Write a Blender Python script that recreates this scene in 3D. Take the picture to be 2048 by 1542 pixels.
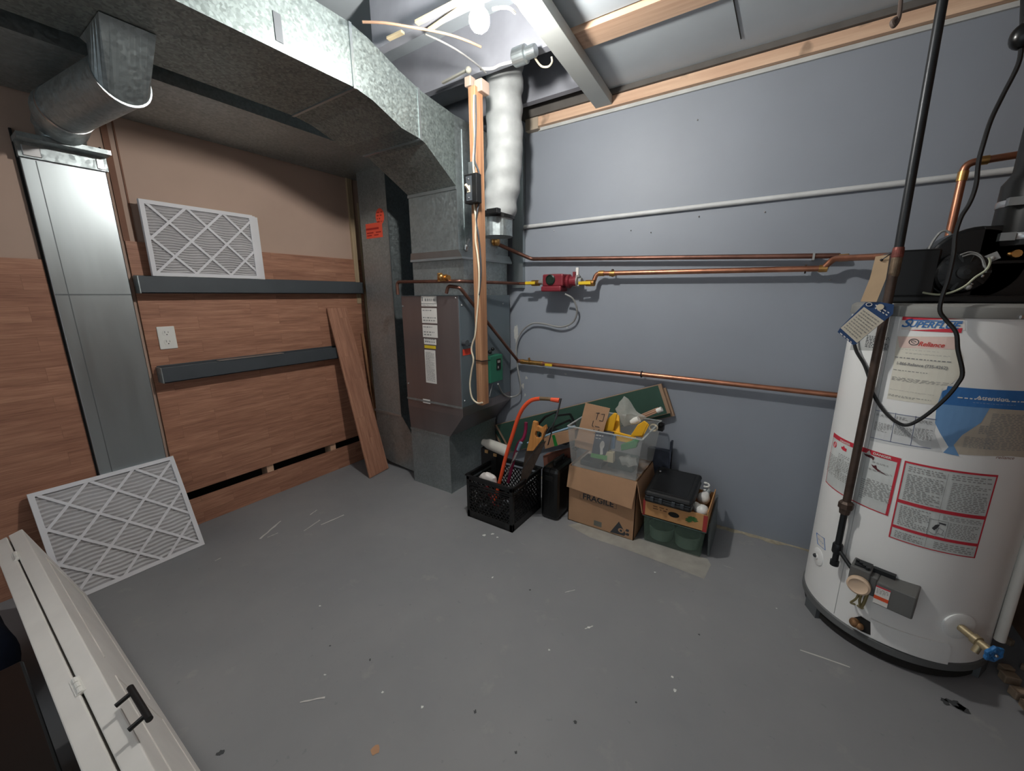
import bpy, bmesh, math, random
from mathutils import Vector as V, Matrix
import numpy as np
random.seed(7)
for o in list(bpy.data.objects): bpy.data.objects.remove(o)
SC = bpy.context.scene
COL = SC.collection
PI = math.pi

# ---------------------------------------------------------------- camera
F_PX = 793.3; PITCH, YAW, ROLL = 12.75, 33.41, -0.296
CAM = np.array([2.6, -2.2825, 1.25])
def _axes():
    p, y, r = map(math.radians, (PITCH, YAW, ROLL))
    f = np.array([-math.sin(y)*math.cos(p), math.cos(y)*math.cos(p), -math.sin(p)])
    r0 = np.array([math.cos(y), math.sin(y), 0]); u0 = np.cross(r0, f)
    return math.cos(r)*r0+math.sin(r)*u0, -math.sin(r)*r0+math.cos(r)*u0, f
AR, AU, AF = _axes()
cam = bpy.data.objects.new('camera', bpy.data.cameras.new('camera')); COL.objects.link(cam)
cam.data.sensor_fit = 'HORIZONTAL'; cam.data.sensor_width = 36; cam.data.lens = F_PX/2048*36
cam.data.clip_start = .01
cam.matrix_world = Matrix(((AR[0], AU[0], -AF[0], CAM[0]), (AR[1], AU[1], -AF[1], CAM[1]), (AR[2], AU[2], -AF[2], CAM[2]), (0, 0, 0, 1)))
SC.camera = cam
# ---------------------------------------------------------------- light
SC.view_settings.view_transform = 'Standard'; SC.view_settings.look = 'None'
SC.view_settings.exposure = 0.0; SC.view_settings.gamma = 1
w = bpy.data.worlds.new('world'); SC.world = w; w.use_nodes = True
w.node_tree.nodes['Background'].inputs[0].default_value = (.80, .92, 1, 1)
w.node_tree.nodes['Background'].inputs[1].default_value = .5
LAMP = V((1.70, -1.095, 2.105)); LAMP_R = .034; LAMP_E = 1100
# added daylight fill behind the camera, unseen source, lifts the overall brightness
al = bpy.data.lights.new('rear_daylight_fill', 'AREA'); al.shape = 'RECTANGLE'; al.size = 2.4; al.size_y = 2.0; al.energy = 4
al.color = (.93, .97, 1)
ao = bpy.data.objects.new('rear_daylight_fill', al); COL.objects.link(ao)
ao.location = (2.3, -4.2, 1.5); ao.rotation_euler = (math.radians(88), 0, 0)

# added overhead fill behind the photographer, a guessed source out of view
al2 = bpy.data.lights.new('rear_overhead_fill', 'AREA'); al2.shape = 'DISK'; al2.size = .25; al2.energy = 17; al2.color = (1, .97, .93)
ao2 = bpy.data.objects.new('rear_overhead_fill', al2); COL.objects.link(ao2); ao2.location = (1.05, -2.8, 2.22)

def pX(px, py, v):
    d = (px-1024)/F_PX*AR-(py-771)/F_PX*AU+AF; return V(CAM+d*((v-CAM[0])/d[0]))
def pY(px, py, v):
    d = (px-1024)/F_PX*AR-(py-771)/F_PX*AU+AF; return V(CAM+d*((v-CAM[1])/d[1]))
def pZ(px, py, v=0):
    d = (px-1024)/F_PX*AR-(py-771)/F_PX*AU+AF; return V(CAM+d*((v-CAM[2])/d[2]))

# ---------------------------------------------------------------- materials
def lin(c):
    return tuple((x/12.92 if x <= .04045 else ((x+.055)/1.055)**2.4) for x in (v/255 for v in c))+(1,)
MC = {}
def nodes(name):
    m = bpy.data.materials.new(name); m.use_nodes = True
    nt = m.node_tree; b = nt.nodes['Principled BSDF']; return m, nt, b
def N(nt, t, **k):
    n = nt.nodes.new(t)
    for a, v in k.items():
        if a in n.inputs: n.inputs[a].default_value = v
        else: setattr(n, a, v)
    return n
def mixc(nt, fac, a, b, blend='MIX'):
    n = nt.nodes.new('ShaderNodeMix'); n.data_type = 'RGBA'; n.blend_type = blend
    for i, s in ((0, fac), (6, a), (7, b)):
        if isinstance(s, (int, float)): n.inputs[i].default_value = s
        elif isinstance(s, tuple): n.inputs[i].default_value = s
        else: nt.links.new(s, n.inputs[i])
    return n.outputs[2]
def vec(nt, scale=(1, 1, 1), rot=(0, 0, 0)):
    t = N(nt, 'ShaderNodeTexCoord'); mp = N(nt, 'ShaderNodeMapping')
    mp.inputs['Scale'].default_value = scale; mp.inputs['Rotation'].default_value = rot
    nt.links.new(t.outputs['Object'], mp.inputs[0]); return mp.outputs[0]
def noise(nt, v, scale, detail=4, rough=.55):
    n = N(nt, 'ShaderNodeTexNoise'); n.inputs['Scale'].default_value = scale
    n.inputs['Detail'].default_value = detail; n.inputs['Roughness'].default_value = rough
    nt.links.new(v, n.inputs['Vector']); return n.outputs['Fac']
def ramp(nt, src, stops):
    r = N(nt, 'ShaderNodeValToRGB'); e = r.color_ramp.elements
    while len(e) < len(stops): e.new(.5)
    for i, (p, c) in enumerate(stops):
        e[i].position = p; e[i].color = c if isinstance(c, tuple) else (c, c, c, 1)
    nt.links.new(src, r.inputs[0]); return r.outputs[0]
def bump(nt, b, src, strength, dist=.002):
    n = N(nt, 'ShaderNodeBump'); n.inputs['Strength'].default_value = strength; n.inputs['Distance'].default_value = dist
    nt.links.new(src, n.inputs['Height']); nt.links.new(n.outputs[0], b.inputs['Normal'])
def M(name, col, rough=.6, metal=0, var=.12, vs=8, bmp=0, bs=60, spec=.5, alpha=None, coat=0):
    if name in MC: return MC[name]
    m, nt, b = nodes(name); c = lin(col)
    v = vec(nt); n = noise(nt, v, vs)
    dark = tuple(x*(1-var) for x in c[:3])+(1,); lite = tuple(min(1, x*(1+var)) for x in c[:3])+(1,)
    nt.links.new(ramp(nt, n, ((.3, dark), (.7, lite))), b.inputs['Base Color'])
    b.inputs['Roughness'].default_value = rough; b.inputs['Metallic'].default_value = metal
    b.inputs['Specular IOR Level'].default_value = spec; b.inputs['Coat Weight'].default_value = coat
    if bmp: bump(nt, b, noise(nt, v, bs, 3), bmp)
    if alpha is not None:
        tr = N(nt, 'ShaderNodeBsdfTransparent'); mx = N(nt, 'ShaderNodeMixShader'); mx.inputs[0].default_value = alpha
        nt.links.new(tr.outputs[0], mx.inputs[1]); nt.links.new(b.outputs[0], mx.inputs[2])
        nt.links.new(mx.outputs[0], nt.nodes['Material Output'].inputs[0])
    MC[name] = m; return m
def galv(name, col=(176, 184, 186), rough=.42, spangle=.25, scale=55, metal=.85, streak=0):
    if name in MC: return MC[name]
    m, nt, b = nodes(name); v = vec(nt)
    vo = N(nt, 'ShaderNodeTexVoronoi'); vo.inputs['Scale'].default_value = scale; nt.links.new(v, vo.inputs['Vector'])
    c = lin(col); lo = tuple(x*(1-spangle) for x in c[:3])+(1,); hi = tuple(min(1, x*(1+spangle*.8)) for x in c[:3])+(1,)
    sep = N(nt, 'ShaderNodeSeparateColor'); nt.links.new(vo.outputs['Color'], sep.inputs[0])
    base = ramp(nt, sep.outputs[0], ((.1, lo), (.9, hi)))
    n = noise(nt, v, 3.5, 5)
    base = mixc(nt, .5, base, ramp(nt, n, ((.3, lo), (.7, hi))))
    nt.links.new(base, b.inputs['Base Color'])
    mr = N(nt, 'ShaderNodeMapRange'); mr.inputs[3].default_value = rough-.07; mr.inputs[4].default_value = rough+.14
    nt.links.new(sep.outputs[1], mr.inputs[0]); nt.links.new(mr.outputs[0], b.inputs['Roughness'])
    b.inputs['Metallic'].default_value = metal
    bump(nt, b, n, .10, .01)
    MC[name] = m; return m
def sheet(name, col, rough=.36, metal=.9, var=.05):
    if name in MC: return MC[name]
    m, nt, b = nodes(name); c = lin(col); v = vec(nt, (9, 9, 1.2)); n = noise(nt, v, 1.5, 3)
    nt.links.new(ramp(nt, n, ((.3, tuple(x*(1-var) for x in c[:3])+(1,)), (.7, tuple(min(1, x*(1+var)) for x in c[:3])+(1,)))), b.inputs['Base Color'])
    nt.links.new(ramp(nt, n, ((.2, rough-.05), (.8, rough+.06))), b.inputs['Roughness']); b.inputs['Metallic'].default_value = metal
    MC[name] = m; return m
def laminate(name, axis='y', tint=1.0):
    m, nt, b = nodes(name)
    t = N(nt, 'ShaderNodeTexCoord'); s = N(nt, 'ShaderNodeSeparateXYZ'); nt.links.new(t.outputs['Object'], s.inputs[0])
    cb = N(nt, 'ShaderNodeCombineXYZ')
    if axis == 'y': nt.links.new(s.outputs[1], cb.inputs[0]); nt.links.new(s.outputs[2], cb.inputs[1])
    else: nt.links.new(s.outputs[2], cb.inputs[0]); nt.links.new(s.outputs[1], cb.inputs[1])
    br = N(nt, 'ShaderNodeTexBrick'); br.offset = .37; br.offset_frequency = 2
    for k, v_ in (('Scale', 1), ('Mortar Size', .0006), ('Brick Width', .42), ('Row Height', .064), ('Bias', 0)): br.inputs[k].default_value = v_
    br.inputs['Color1'].default_value = (.15, .15, .15, 1); br.inputs['Color2'].default_value = (.85, .85, .85, 1); br.inputs['Mortar'].default_value = (.0, .0, .0, 1)
    nt.links.new(cb.outputs[0], br.inputs['Vector'])
    mp = N(nt, 'ShaderNodeMapping'); mp.inputs['Scale'].default_value = (1.5, 17, 1)
    ad = N(nt, 'ShaderNodeVectorMath', operation='MULTIPLY_ADD'); ad.inputs[1].default_value = (7, 3, 5)
    nt.links.new(br.outputs['Color'], ad.inputs[0]); nt.links.new(cb.outputs[0], ad.inputs[2]); nt.links.new(ad.outputs[0], mp.inputs[0])
    g = noise(nt, mp.outputs[0], 2.2, 6, .62)
    mp2 = N(nt, 'ShaderNodeMapping'); mp2.inputs['Scale'].default_value = (6, 150, 1); nt.links.new(ad.outputs[0], mp2.inputs[0])
    g2 = noise(nt, mp2.outputs[0], 1.5, 3, .6)
    A, B, C_ = (tuple(min(1, x*tint) for x in lin(c)[:3])+(1,) for c in ((124, 84, 68), (160, 114, 92), (184, 140, 114)))
    col = ramp(nt, g, ((.28, A), (.5, B), (.72, C_)))
    col = mixc(nt, .35, col, ramp(nt, g2, ((.35, A), (.65, C_))))
    vr = ramp(nt, br.outputs['Color'], ((0, (.62, .6, .6, 1)), (.15, (.86, .84, .84, 1)), (.85, (1.0, 1.0, 1.0, 1))))
    col = mixc(nt, 1.0, col, vr, 'MULTIPLY')
    nt.links.new(col, b.inputs['Base Color']); b.inputs['Roughness'].default_value = .5; b.inputs['Specular IOR Level'].default_value = .35
    bump(nt, b, g2, .08)
    MC[name] = m; return m
def wood(name, c1, c2, axis='z', sc=1):
    if name in MC: return MC[name]
    m, nt, b = nodes(name)
    s = {'z': (34, 34, 1.2), 'x': (1.2, 22, 22), 'y': (22, 1.2, 22)}[axis]
    v = vec(nt, tuple(q*sc for q in s)); g = noise(nt, v, 2.0, 6, .6)
    v2 = vec(nt, (9, 9, 9)); k = noise(nt, v2, 1, 2)
    col = ramp(nt, g, ((.32, lin(c1)), (.68, lin(c2))))
    col = mixc(nt, 1.0, col, ramp(nt, k, ((.66, 1.0), (.74, .55))), 'MULTIPLY')
    nt.links.new(col, b.inputs['Base Color']); b.inputs['Roughness'].default_value = .7; bump(nt, b, g, .15)
    MC[name] = m; return m
def floor_mat():
    m, nt, b = nodes('painted_concrete'); v = vec(nt)
    n1 = noise(nt, v, 1.6, 6, .6); n2 = noise(nt, v, 9, 5, .6); n3 = noise(nt, v, 46, 3, .5)
    c = ramp(nt, n1, ((.3, lin((131, 132, 135))), (.7, lin((144, 144, 145)))))
    c = mixc(nt, ramp(nt, n2, ((.62, 0.0), (.80, .35))), c, lin((178, 176, 168)))
    c = mixc(nt, ramp(nt, n3, ((.70, 0.0), (.76, .45))), c, lin((116, 120, 121)))
    v4 = vec(nt, (3, 26, 1), (0, 0, .7)); n4 = noise(nt, v4, 1.5, 2, .4)
    c = mixc(nt, ramp(nt, n4, ((.78, 0.0), (.82, .4))), c, lin((186, 186, 184)))
    nt.links.new(c, b.inputs['Base Color'])
    nt.links.new(ramp(nt, n2, ((.3, .48), (.7, .62))), b.inputs['Roughness'])
    b.inputs['Specular IOR Level'].default_value = .4
    bump(nt, b, mixc(nt, .5, n2, n3), .12, .004); return m
def print_mat(name, bg, ink, axis='z', density=.5):
    return M(name, bg, .7, var=.03)

WALLC = (143, 149, 158)
m_wall = M('blue_grey_wall_paint', WALLC, .55, var=.05, vs=2.2, bmp=.05, bs=90)
m_ceil = M('grey_ceiling_paint', (192, 200, 205), .75, var=.06, vs=3)
m_ceilw = M('grey_board_paint', (172, 175, 172), .7, var=.05, vs=4)
m_tan = M('tan_wallboard', (186, 160, 144), .75, var=.05, vs=3)
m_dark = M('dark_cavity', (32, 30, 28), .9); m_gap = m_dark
m_lam = laminate('laminate_planks', 'y', 1.22); m_lamv = laminate('laminate_upright', 'z', 1.25)
m_floor = floor_mat()
m_g1 = galv('galvanised_bright', (148, 158, 156), .5, .42, 120, .92)
m_g2 = galv('galvanised_mid', (168, 177, 178), .42, .22, 80, .9)
m_g3 = sheet('galvanised_smooth', (176, 184, 186), .36)
m_g4 = galv('galvanised_dull', (170, 179, 180), .46, .24, 100, .9)
m_cab = sheet('cabinet_reflect_steel', (150, 142, 142), .32, .85)  # brownish tint puts the reflection on the furnace front into the colour
m_cabs = sheet('cabinet_side_steel', (128, 140, 146), .45, .7)
m_cu = M('copper', (180, 124, 98), .36, .9, var=.25, vs=14)
m_cud = M('aged_copper', (128, 92, 80), .42, .85, var=.3, vs=10)
m_brass = M('brass', (206, 158, 96), .34, .95, var=.2, vs=30)
m_iron = M('black_iron', (52, 54, 56), .38, .6, var=.2)
m_rust = M('brown_iron', (84, 70, 62), .48, .5, var=.3, vs=20)
m_blk = M('black_plastic', (19, 20, 21), .45, var=.15)
m_blkg = M('black_gloss', (13, 14, 15), .28, var=.15)
m_char = M('charcoal_metal', (70, 75, 80), .5, .1, var=.08)
m_white = M('white_enamel', (242, 242, 240), .32, var=.03, vs=3)
m_wpaint = M('white_door_paint', (226, 222, 216), .55, var=.06, vs=6, bmp=.05)
m_wpl = M('white_plastic', (235, 233, 226), .45, var=.03)
m_cable = M('cream_cable', (225, 212, 186), .5)
m_gcab = M('grey_cable', (150, 150, 148), .45, .2)
m_bcab = M('brown_cable', (150, 120, 98), .55)
m_paper = M('paper_white', (226, 222, 216), .75, var=.04)
m_ink = M('print_ink', (146, 146, 144), .8)
m_ink2 = M('dark_print_ink', (60, 62, 66), .8)
m_steel = M('bright_steel', (205, 205, 205), .25, .95)
m_red = M('red_print', (202, 48, 64), .6)
m_blue = M('blue_print', (52, 112, 176), .6)
m_lblue = M('light_blue_paper', (110, 154, 200), .65, var=.05)
m_or = M('orange_sticker', (244, 92, 66), .55, var=.04)
m_card = M('cardboard', (176, 138, 106), .8, var=.06, vs=10)
m_card2 = M('tray_cardboard', (196, 146, 96), .8, var=.08, vs=10)
m_clear = M('clear_plastic', (205, 208, 206), .15, var=.04, alpha=.20)
m_bag = M('plastic_bag_film', (205, 205, 198), .25, var=.1, vs=30, alpha=.42, bmp=.4, bs=40)
m_gclear = M('green_tinted_plastic', (96, 118, 104), .3, var=.15, vs=12, alpha=.42)
m_green = M('green_board', (52, 82, 70), .6, var=.1)
m_mdf = M('fibreboard_edge', (160, 132, 108), .85)
m_yel = M('yellow_plastic', (240, 178, 30), .45)
m_ylw = M('yellow_grip', (226, 190, 40), .5)
m_pine = wood('pine', (138, 96, 68), (186, 140, 104), 'z')
m_pinex = wood('pine_x', (206, 166, 138), (230, 196, 166), 'x')
m_duct = M('flex_duct_film', (165, 168, 168), .6, .1, var=.15, vs=14, bmp=.5, bs=22)

# ---------------------------------------------------------------- mesh builder
class MB:
    def __init__(s): s.bm = bmesh.new()
    def poly(s, pts):
        vs = [s.bm.verts.new(p) for p in pts]
        try: return s.bm.faces.new(vs)
        except ValueError: return None
    def box(s, a, b, mat=None):
        a, b = V(a), V(b)
        P = [V((x, y, z)) for x in (a.x, b.x) for y in (a.y, b.y) for z in (a.z, b.z)]
        if mat: P = [mat @ p for p in P]
        v = [s.bm.verts.new(p) for p in P]
        for f in ((0, 1, 3, 2), (4, 6, 7, 5), (0, 4, 5, 1), (2, 3, 7, 6), (0, 2, 6, 4), (1, 5, 7, 3)): s.bm.faces.new([v[i] for i in f])
        return s
    def bar(s, p, q, w, h, up=(0, 0, 1)):
        p, q = V(p), V(q); d = (q-p); L = d.length; d.normalize(); u = V(up)
        if abs(d.dot(u)) > .98: u = V((0, 1, 0))
        r = d.cross(u).normalized(); u = r.cross(d)
        m = Matrix((r, d, u)).transposed().to_4x4(); m.translation = p
        return s.box((-w/2, 0, -h/2), (w/2, L, h/2), m)
    def hexa(s, A, B):
        """loft two equal polygons"""
        n = len(A); a = [s.bm.verts.new(p) for p in A]; b = [s.bm.verts.new(p) for p in B]
        s.bm.faces.new(a[::-1]); s.bm.faces.new(b)
        for i in range(n): s.bm.faces.new((a[i], a[(i+1) % n], b[(i+1) % n], b[i]))
        return s
    def prism(s, pts, d):
        d = V(d); return s.hexa([V(p) for p in pts], [V(p)+d for p in pts])
    def tube(s, path, r, seg=12, cap=True):
        path = [V(p) for p in path]; n = len(path); rs = r if isinstance(r, (list, tuple)) else [r]*n
        T = []
        for i in range(n):
            t = V((0, 0, 0))
            if i > 0: t += (path[i]-path[i-1]).normalized()
            if i < n-1: t += (path[i+1]-path[i]).normalized()
            T.append(t.normalized() if t.length > 1e-6 else V((0, 0, 1)))
        u = T[0].orthogonal().normalized(); rings = []
        for i in range(n):
            u = (u-T[i]*u.dot(T[i])); u = u.normalized() if u.length > 1e-6 else T[i].orthogonal().normalized()
            w_ = T[i].cross(u)
            rings.append([s.bm.verts.new(path[i]+(u*math.cos(a)+w_*math.sin(a))*rs[i]) for a in (2*PI*k/seg for k in range(seg))])
        for i in range(n-1):
            for k in range(seg): s.bm.faces.new((rings[i][k], rings[i][(k+1) % seg], rings[i+1][(k+1) % seg], rings[i+1][k]))
        if cap: s.bm.faces.new(rings[0][::-1]); s.bm.faces.new(rings[-1])
        return s
    def cyl(s, p, q, r, seg=20): return s.tube([p, q], r, seg)
    def lathe(s, o, ax, prof, seg=32):
        """prof: (radius, distance along ax)"""
        o, ax = V(o), V(ax).normalized(); u = ax.orthogonal().normalized(); w_ = ax.cross(u); R_ = []
        for r, h in prof:
            R_.append([s.bm.verts.new(o+ax*h+(u*math.cos(a)+w_*math.sin(a))*max(r, 1e-5)) for a in (2*PI*k/seg for k in range(seg))])
        for i in range(len(R_)-1):
            for k in range(seg): s.bm.faces.new((R_[i][k], R_[i][(k+1) % seg], R_[i+1][(k+1) % seg], R_[i+1][k]))
        s.bm.faces.new(R_[0][::-1]); s.bm.faces.new(R_[-1]); return s
    def ball(s, c, r, sx=1, sy=1, sz=1, u=16, v=10):
        bmesh.ops.create_uvsphere(s.bm, u_segments=u, v_segments=v, radius=r, matrix=Matrix.Translation(c) @ Matrix.Diagonal((sx, sy, sz, 1))); return s
    def xf(s, m): s.bm.transform(m); return s
    def build(s, name, mat, parent=None, bevel=0, smooth=False, sub=0):
        bm = s.bm; bmesh.ops.recalc_face_normals(bm, faces=bm.faces)
        me = bpy.data.meshes.new(name); bm.to_mesh(me); bm.free(); me.materials.append(mat)
        o = bpy.data.objects.new(name, me); COL.objects.link(o)
        if parent is not None:
            wl = parent.get('_wl'); wl = V(wl) if wl is not None else V((0, 0, 0))
            me.transform(Matrix.Translation(-wl)); o.parent = parent; o['_wl'] = list(wl)
        else:
            vs = [v.co for v in me.vertices]
            c = V(((min(v.x for v in vs)+max(v.x for v in vs))/2, (min(v.y for v in vs)+max(v.y for v in vs))/2, min(v.z for v in vs)))
            me.transform(Matrix.Translation(-c)); o.location = c; o['_wl'] = list(c)
        if smooth:
            for p in me.polygons: p.use_smooth = True
            me.set_sharp_from_angle(angle=math.radians(40)) if hasattr(me, 'set_sharp_from_angle') else None
        if bevel:
            b = o.modifiers.new('bevel', 'BEVEL'); b.width = bevel; b.segments = 2; b.limit_method = 'ANGLE'
        if sub:
            b = o.modifiers.new('sub', 'SUBSURF'); b.levels = sub; b.render_levels = sub
        return o
def thing(name, label, cat, loc, group=None):
    o = bpy.data.objects.new(name, None); COL.objects.link(o); o.location = loc; o.empty_display_size = .05
    o['label'] = label; o['category'] = cat; o['_wl'] = list(loc)
    if group: o['group'] = group
    return o
def tag(o, label, cat, group=None):
    o['label'] = label; o['category'] = cat
    if group: o['group'] = group
    return o
def struct(o): o['kind'] = 'structure'; return o
def lab(o, l): o['label'] = l; return o
def arc(c, r, a0, a1, u, v, n=8):
    c, u, v = V(c), V(u), V(v); return [c+(u*math.cos(a)+v*math.sin(a))*r for a in (a0+(a1-a0)*i/n for i in range(n+1))]
def smooth_path(P, n=6):
    P = [V(p) for p in P]; Q = [P[0]*2-P[1]]+P+[P[-1]*2-P[-2]]; out = []
    for i in range(1, len(Q)-2):
        p0, p1, p2, p3 = Q[i-1:i+3]
        for k in range(n):
            t = k/n; out.append(.5*((2*p1)+(p2-p0)*t+(2*p0-5*p1+4*p2-p3)*t*t+(-p0+3*p1-3*p2+p3)*t**3))
    return out+[P[-1]]
# surface frames: fn(u, v, h)
def plane(o, u, v):
    o, u, v = V(o), V(u).normalized(), V(v).normalized(); n = u.cross(v)
    return lambda a, b, h=0: o+u*a+v*b+n*h
def quadframe(a, b, c, d):
    """bilinear frame in 0..1 from corners TL TR BR BL; v=0 at the bottom"""
    a, b, c, d = map(V, (a, b, c, d)); n = (b-a).cross(a-d).normalized()
    return lambda u, v, h=0: (d*(1-u)+c*u)*(1-v)+(a*(1-u)+b*u)*v+n*h
def patch(mb, pts, fn, h, step=None, thick=0):
    """filled polygon in surface coordinates, cut every `step` in u so that it can bend"""
    t = bmesh.new(); f = t.faces.new([t.verts.new((p[0], p[1], 0)) for p in pts])
    if step:
        u = min(p[0] for p in pts)+step
        while u < max(p[0] for p in pts):
            bmesh.ops.bisect_plane(t, geom=t.verts[:]+t.edges[:]+t.faces[:], plane_co=(u, 0, 0), plane_no=(1, 0, 0)); u += step
    idx = {v: mb.bm.verts.new(fn(v.co.x, v.co.y, h)) for v in t.verts}
    for f in t.faces: mb.bm.faces.new([idx[v] for v in f.verts])
    t.free(); return mb
def rect(mb, u0, v0, u1, v1, fn, h, step=None): return patch(mb, [(u0, v0), (u1, v0), (u1, v1), (u0, v1)], fn, h, step)
def words(mb, u0, u1, v0, v1, rows, fn, h, rnd, fill=.85, wl=.08):
    """rows of small word marks"""
    dv = (v1-v0)/rows
    for i in range(rows):
        v = v1-(i+.5)*dv; u = u0; end = u0+(u1-u0)*(1 if rnd.random() < .75 else rnd.uniform(.5, .95))
        while u < end:
            L = (u1-u0)*wl*rnd.uniform(.4, 1.5); e = min(end, u+L)
            mb.poly([fn(u, v-dv*.22, h), fn(e, v-dv*.22, h), fn(e, v+dv*.2, h), fn(u, v+dv*.2, h)])
            u = e+(u1-u0)*wl*(.35+(1-fill))
def text(mb, s, fn, u, v, size, h=.001, shear=0, sx=1, align='LEFT', bold=0, rot=0):
    cu = bpy.data.curves.new('t', 'FONT'); cu.body = s; cu.size = size; cu.shear = shear; cu.align_x = align; cu.offset = bold; cu.resolution_u = 3
    ob = bpy.data.objects.new('t', cu); COL.objects.link(ob)
    dg = bpy.context.evaluated_depsgraph_get(); me = ob.evaluated_get(dg).to_mesh()
    c, sn = math.cos(rot), math.sin(rot)
    vs = [mb.bm.verts.new(fn(u+(p.co.x*sx*c-p.co.y*sn), v+(p.co.x*sx*sn+p.co.y*c), h)) for p in me.vertices]
    for p in me.polygons:
        try: mb.bm.faces.new([vs[i] for i in p.vertices])
        except ValueError: pass
    bpy.data.objects.remove(ob); bpy.data.curves.remove(cu); return mb

# ================================================================ STRUCTURE
XR = 3.50
fl = struct(MB().box((-.15, -4.6, -.1), (XR+.2, .1, 0)).build('floor', m_floor))
# bare strip and glue-stained patch of unpainted concrete
b = MB()
P = [pZ(1135, 1050), pZ(1180, 1042), pZ(1280, 1078), pZ(1415, 1118), pZ(1422, 1130), pZ(1408, 1158), pZ(1330, 1128), pZ(1250, 1098), pZ(1180, 1075)]
b.poly([p+V((0, 0, .0008)) for p in P]); b.build('bare_patch', M('bare_concrete', (160, 157, 149), .8, var=.12, vs=14, bmp=.2), fl)
b = MB(); rnd = random.Random(3); x = 1.3; top = []; bot = []
while x < 3.3:
    top.append(V((x, 0, .0009))); bot.append(V((x, -.012-.03*rnd.random(), .0009))); x += .04
b.poly(top+bot[::-1]); b.build('bare_edge', M('rough_edge', (166, 156, 136), .9, var=.25, vs=30, bmp=.5), fl)
b = MB(); rnd = random.Random(11)
for px, py, r in ((968, 1071, 8), (985, 1068, 7), (994, 1075, 5), (1345, 1354, 4), (1178, 1255, 4), (845, 1414, 4), (640, 1212, 3), (985, 1155, 4), (1553, 1217, 3), (765, 1385, 4), (1098, 1300, 3), (1310, 1145, 4), (1350, 1381, 5), (650, 1350, 3)):
    c = pZ(px, py); k = [(c+V((math.cos(a), math.sin(a), 0))*r*.0012*rnd.uniform(.5, 1.4))+V((0, 0, .0012)) for a in (i*PI/4 for i in range(8))]
    b.poly(k)
b.build('paint_fleck', M('white_fleck', (225, 225, 222), .6), fl)
b = MB()
for (x0, y0, x1, y1, wd) in ((520, 1078, 562, 1042, 7), (535, 1075, 556, 1066, 4), (608, 1062, 640, 1040, 5), (620, 1030, 634, 1020, 4), (642, 1050, 688, 1030, 5), (430, 1122, 442, 1116, 3), (600, 1405, 650, 1395, 4), (1170, 1258, 1186, 1252, 3), (1600, 1300, 1700, 1335, 4), (1130, 1185, 1150, 1180, 2)):
    p, q = pZ(x0, y0), pZ(x1, y1); d = (q-p).normalized(); nrm = V((-d.y, d.x, 0))*wd*.001
    up = V((0, 0, .001)); k = []
    for i in range(7): k.append(p+(q-p)*i/6+nrm*rnd.uniform(.3, 1)+up)
    for i in range(6, -1, -1): k.append(p+(q-p)*i/6-nrm*rnd.uniform(.3, 1)+up)
    b.poly(k)
b.build('scrape', M('pale_scrape', (205, 202, 198), .7), fl)
b = MB()
for px, py, r in ((1398, 1269, 4), (1910, 1408, 22), (1925, 1418, 14), (1890, 1404, 10), (440, 1507, 8), (660, 1292, 4), (1150, 1445, 5), (1060, 1180, 4), (1032, 1505, 4), (740, 1320, 4), (950, 1424, 6), (1272, 1405, 4)):
    c = pZ(px, py); b.poly([(c+V((math.cos(a), math.sin(a), 0))*r*.0011*rnd.uniform(.4, 1.3))+V((0, 0, .001)) for a in (i*PI/6 for i in range(12))])
b.build('dark_stain', M('dark_stain', (66, 68, 70), .7), fl)
b = MB(); c = pZ(752, 1500); b.poly([(c+V((math.cos(a), math.sin(a), 0))*.014*rnd.uniform(.6, 1.2))+V((0, 0, .001)) for a in (i*PI/5 for i in range(10))])
b.build('rust_stain', M('rust_stain', (186, 142, 108), .7), fl)

wb = struct(MB().box((-.15, 0, 0), (XR+.2, .1, 2.56)).build('wall_back', m_wall))
b = MB(); rnd = random.Random(5)
def chip(b, px, py, rx, rz, y=-.0012, n=12):
    c = pY(px, py, y); b.poly([c+V((math.cos(a)*rx*rnd.uniform(.5, 1.2), 0, math.sin(a)*rz*rnd.uniform(.5, 1.2))) for a in (2*PI*i/n for i in range(n))])
chip(b, 1032, 668, .018, .065); chip(b, 1053, 756, .012, .012); chip(b, 1046, 772, .014, .024); chip(b, 1050, 790, .008, .012)
chip(b, 1131, 748, .012, .004); chip(b, 1134, 655, .005, .006); chip(b, 1043, 470, .004, .012); chip(b, 1043, 540, .003, .02)
b.build('plaster_patch', M('bare_plaster', (188, 188, 184), .8, var=.1, vs=40), wb)
b = MB()
for px, py in ((1395, 240), (1262, 461), (1302, 465), (1398, 433), (1530, 424), (1660, 560), (1855, 130), (1108, 462)):
    b.ball(pY(px, py, -.002), .004, u=8, v=6)
b.build('nail_head', m_steel, wb)

wl = MB()
wl.box((-.15, -4.6, .206), (0, .1, 2.56)); wl.box((-.15, -4.6, 0), (-.09, .1, .206))
wl = struct(wl.build('wall_left', m_tan))
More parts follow.
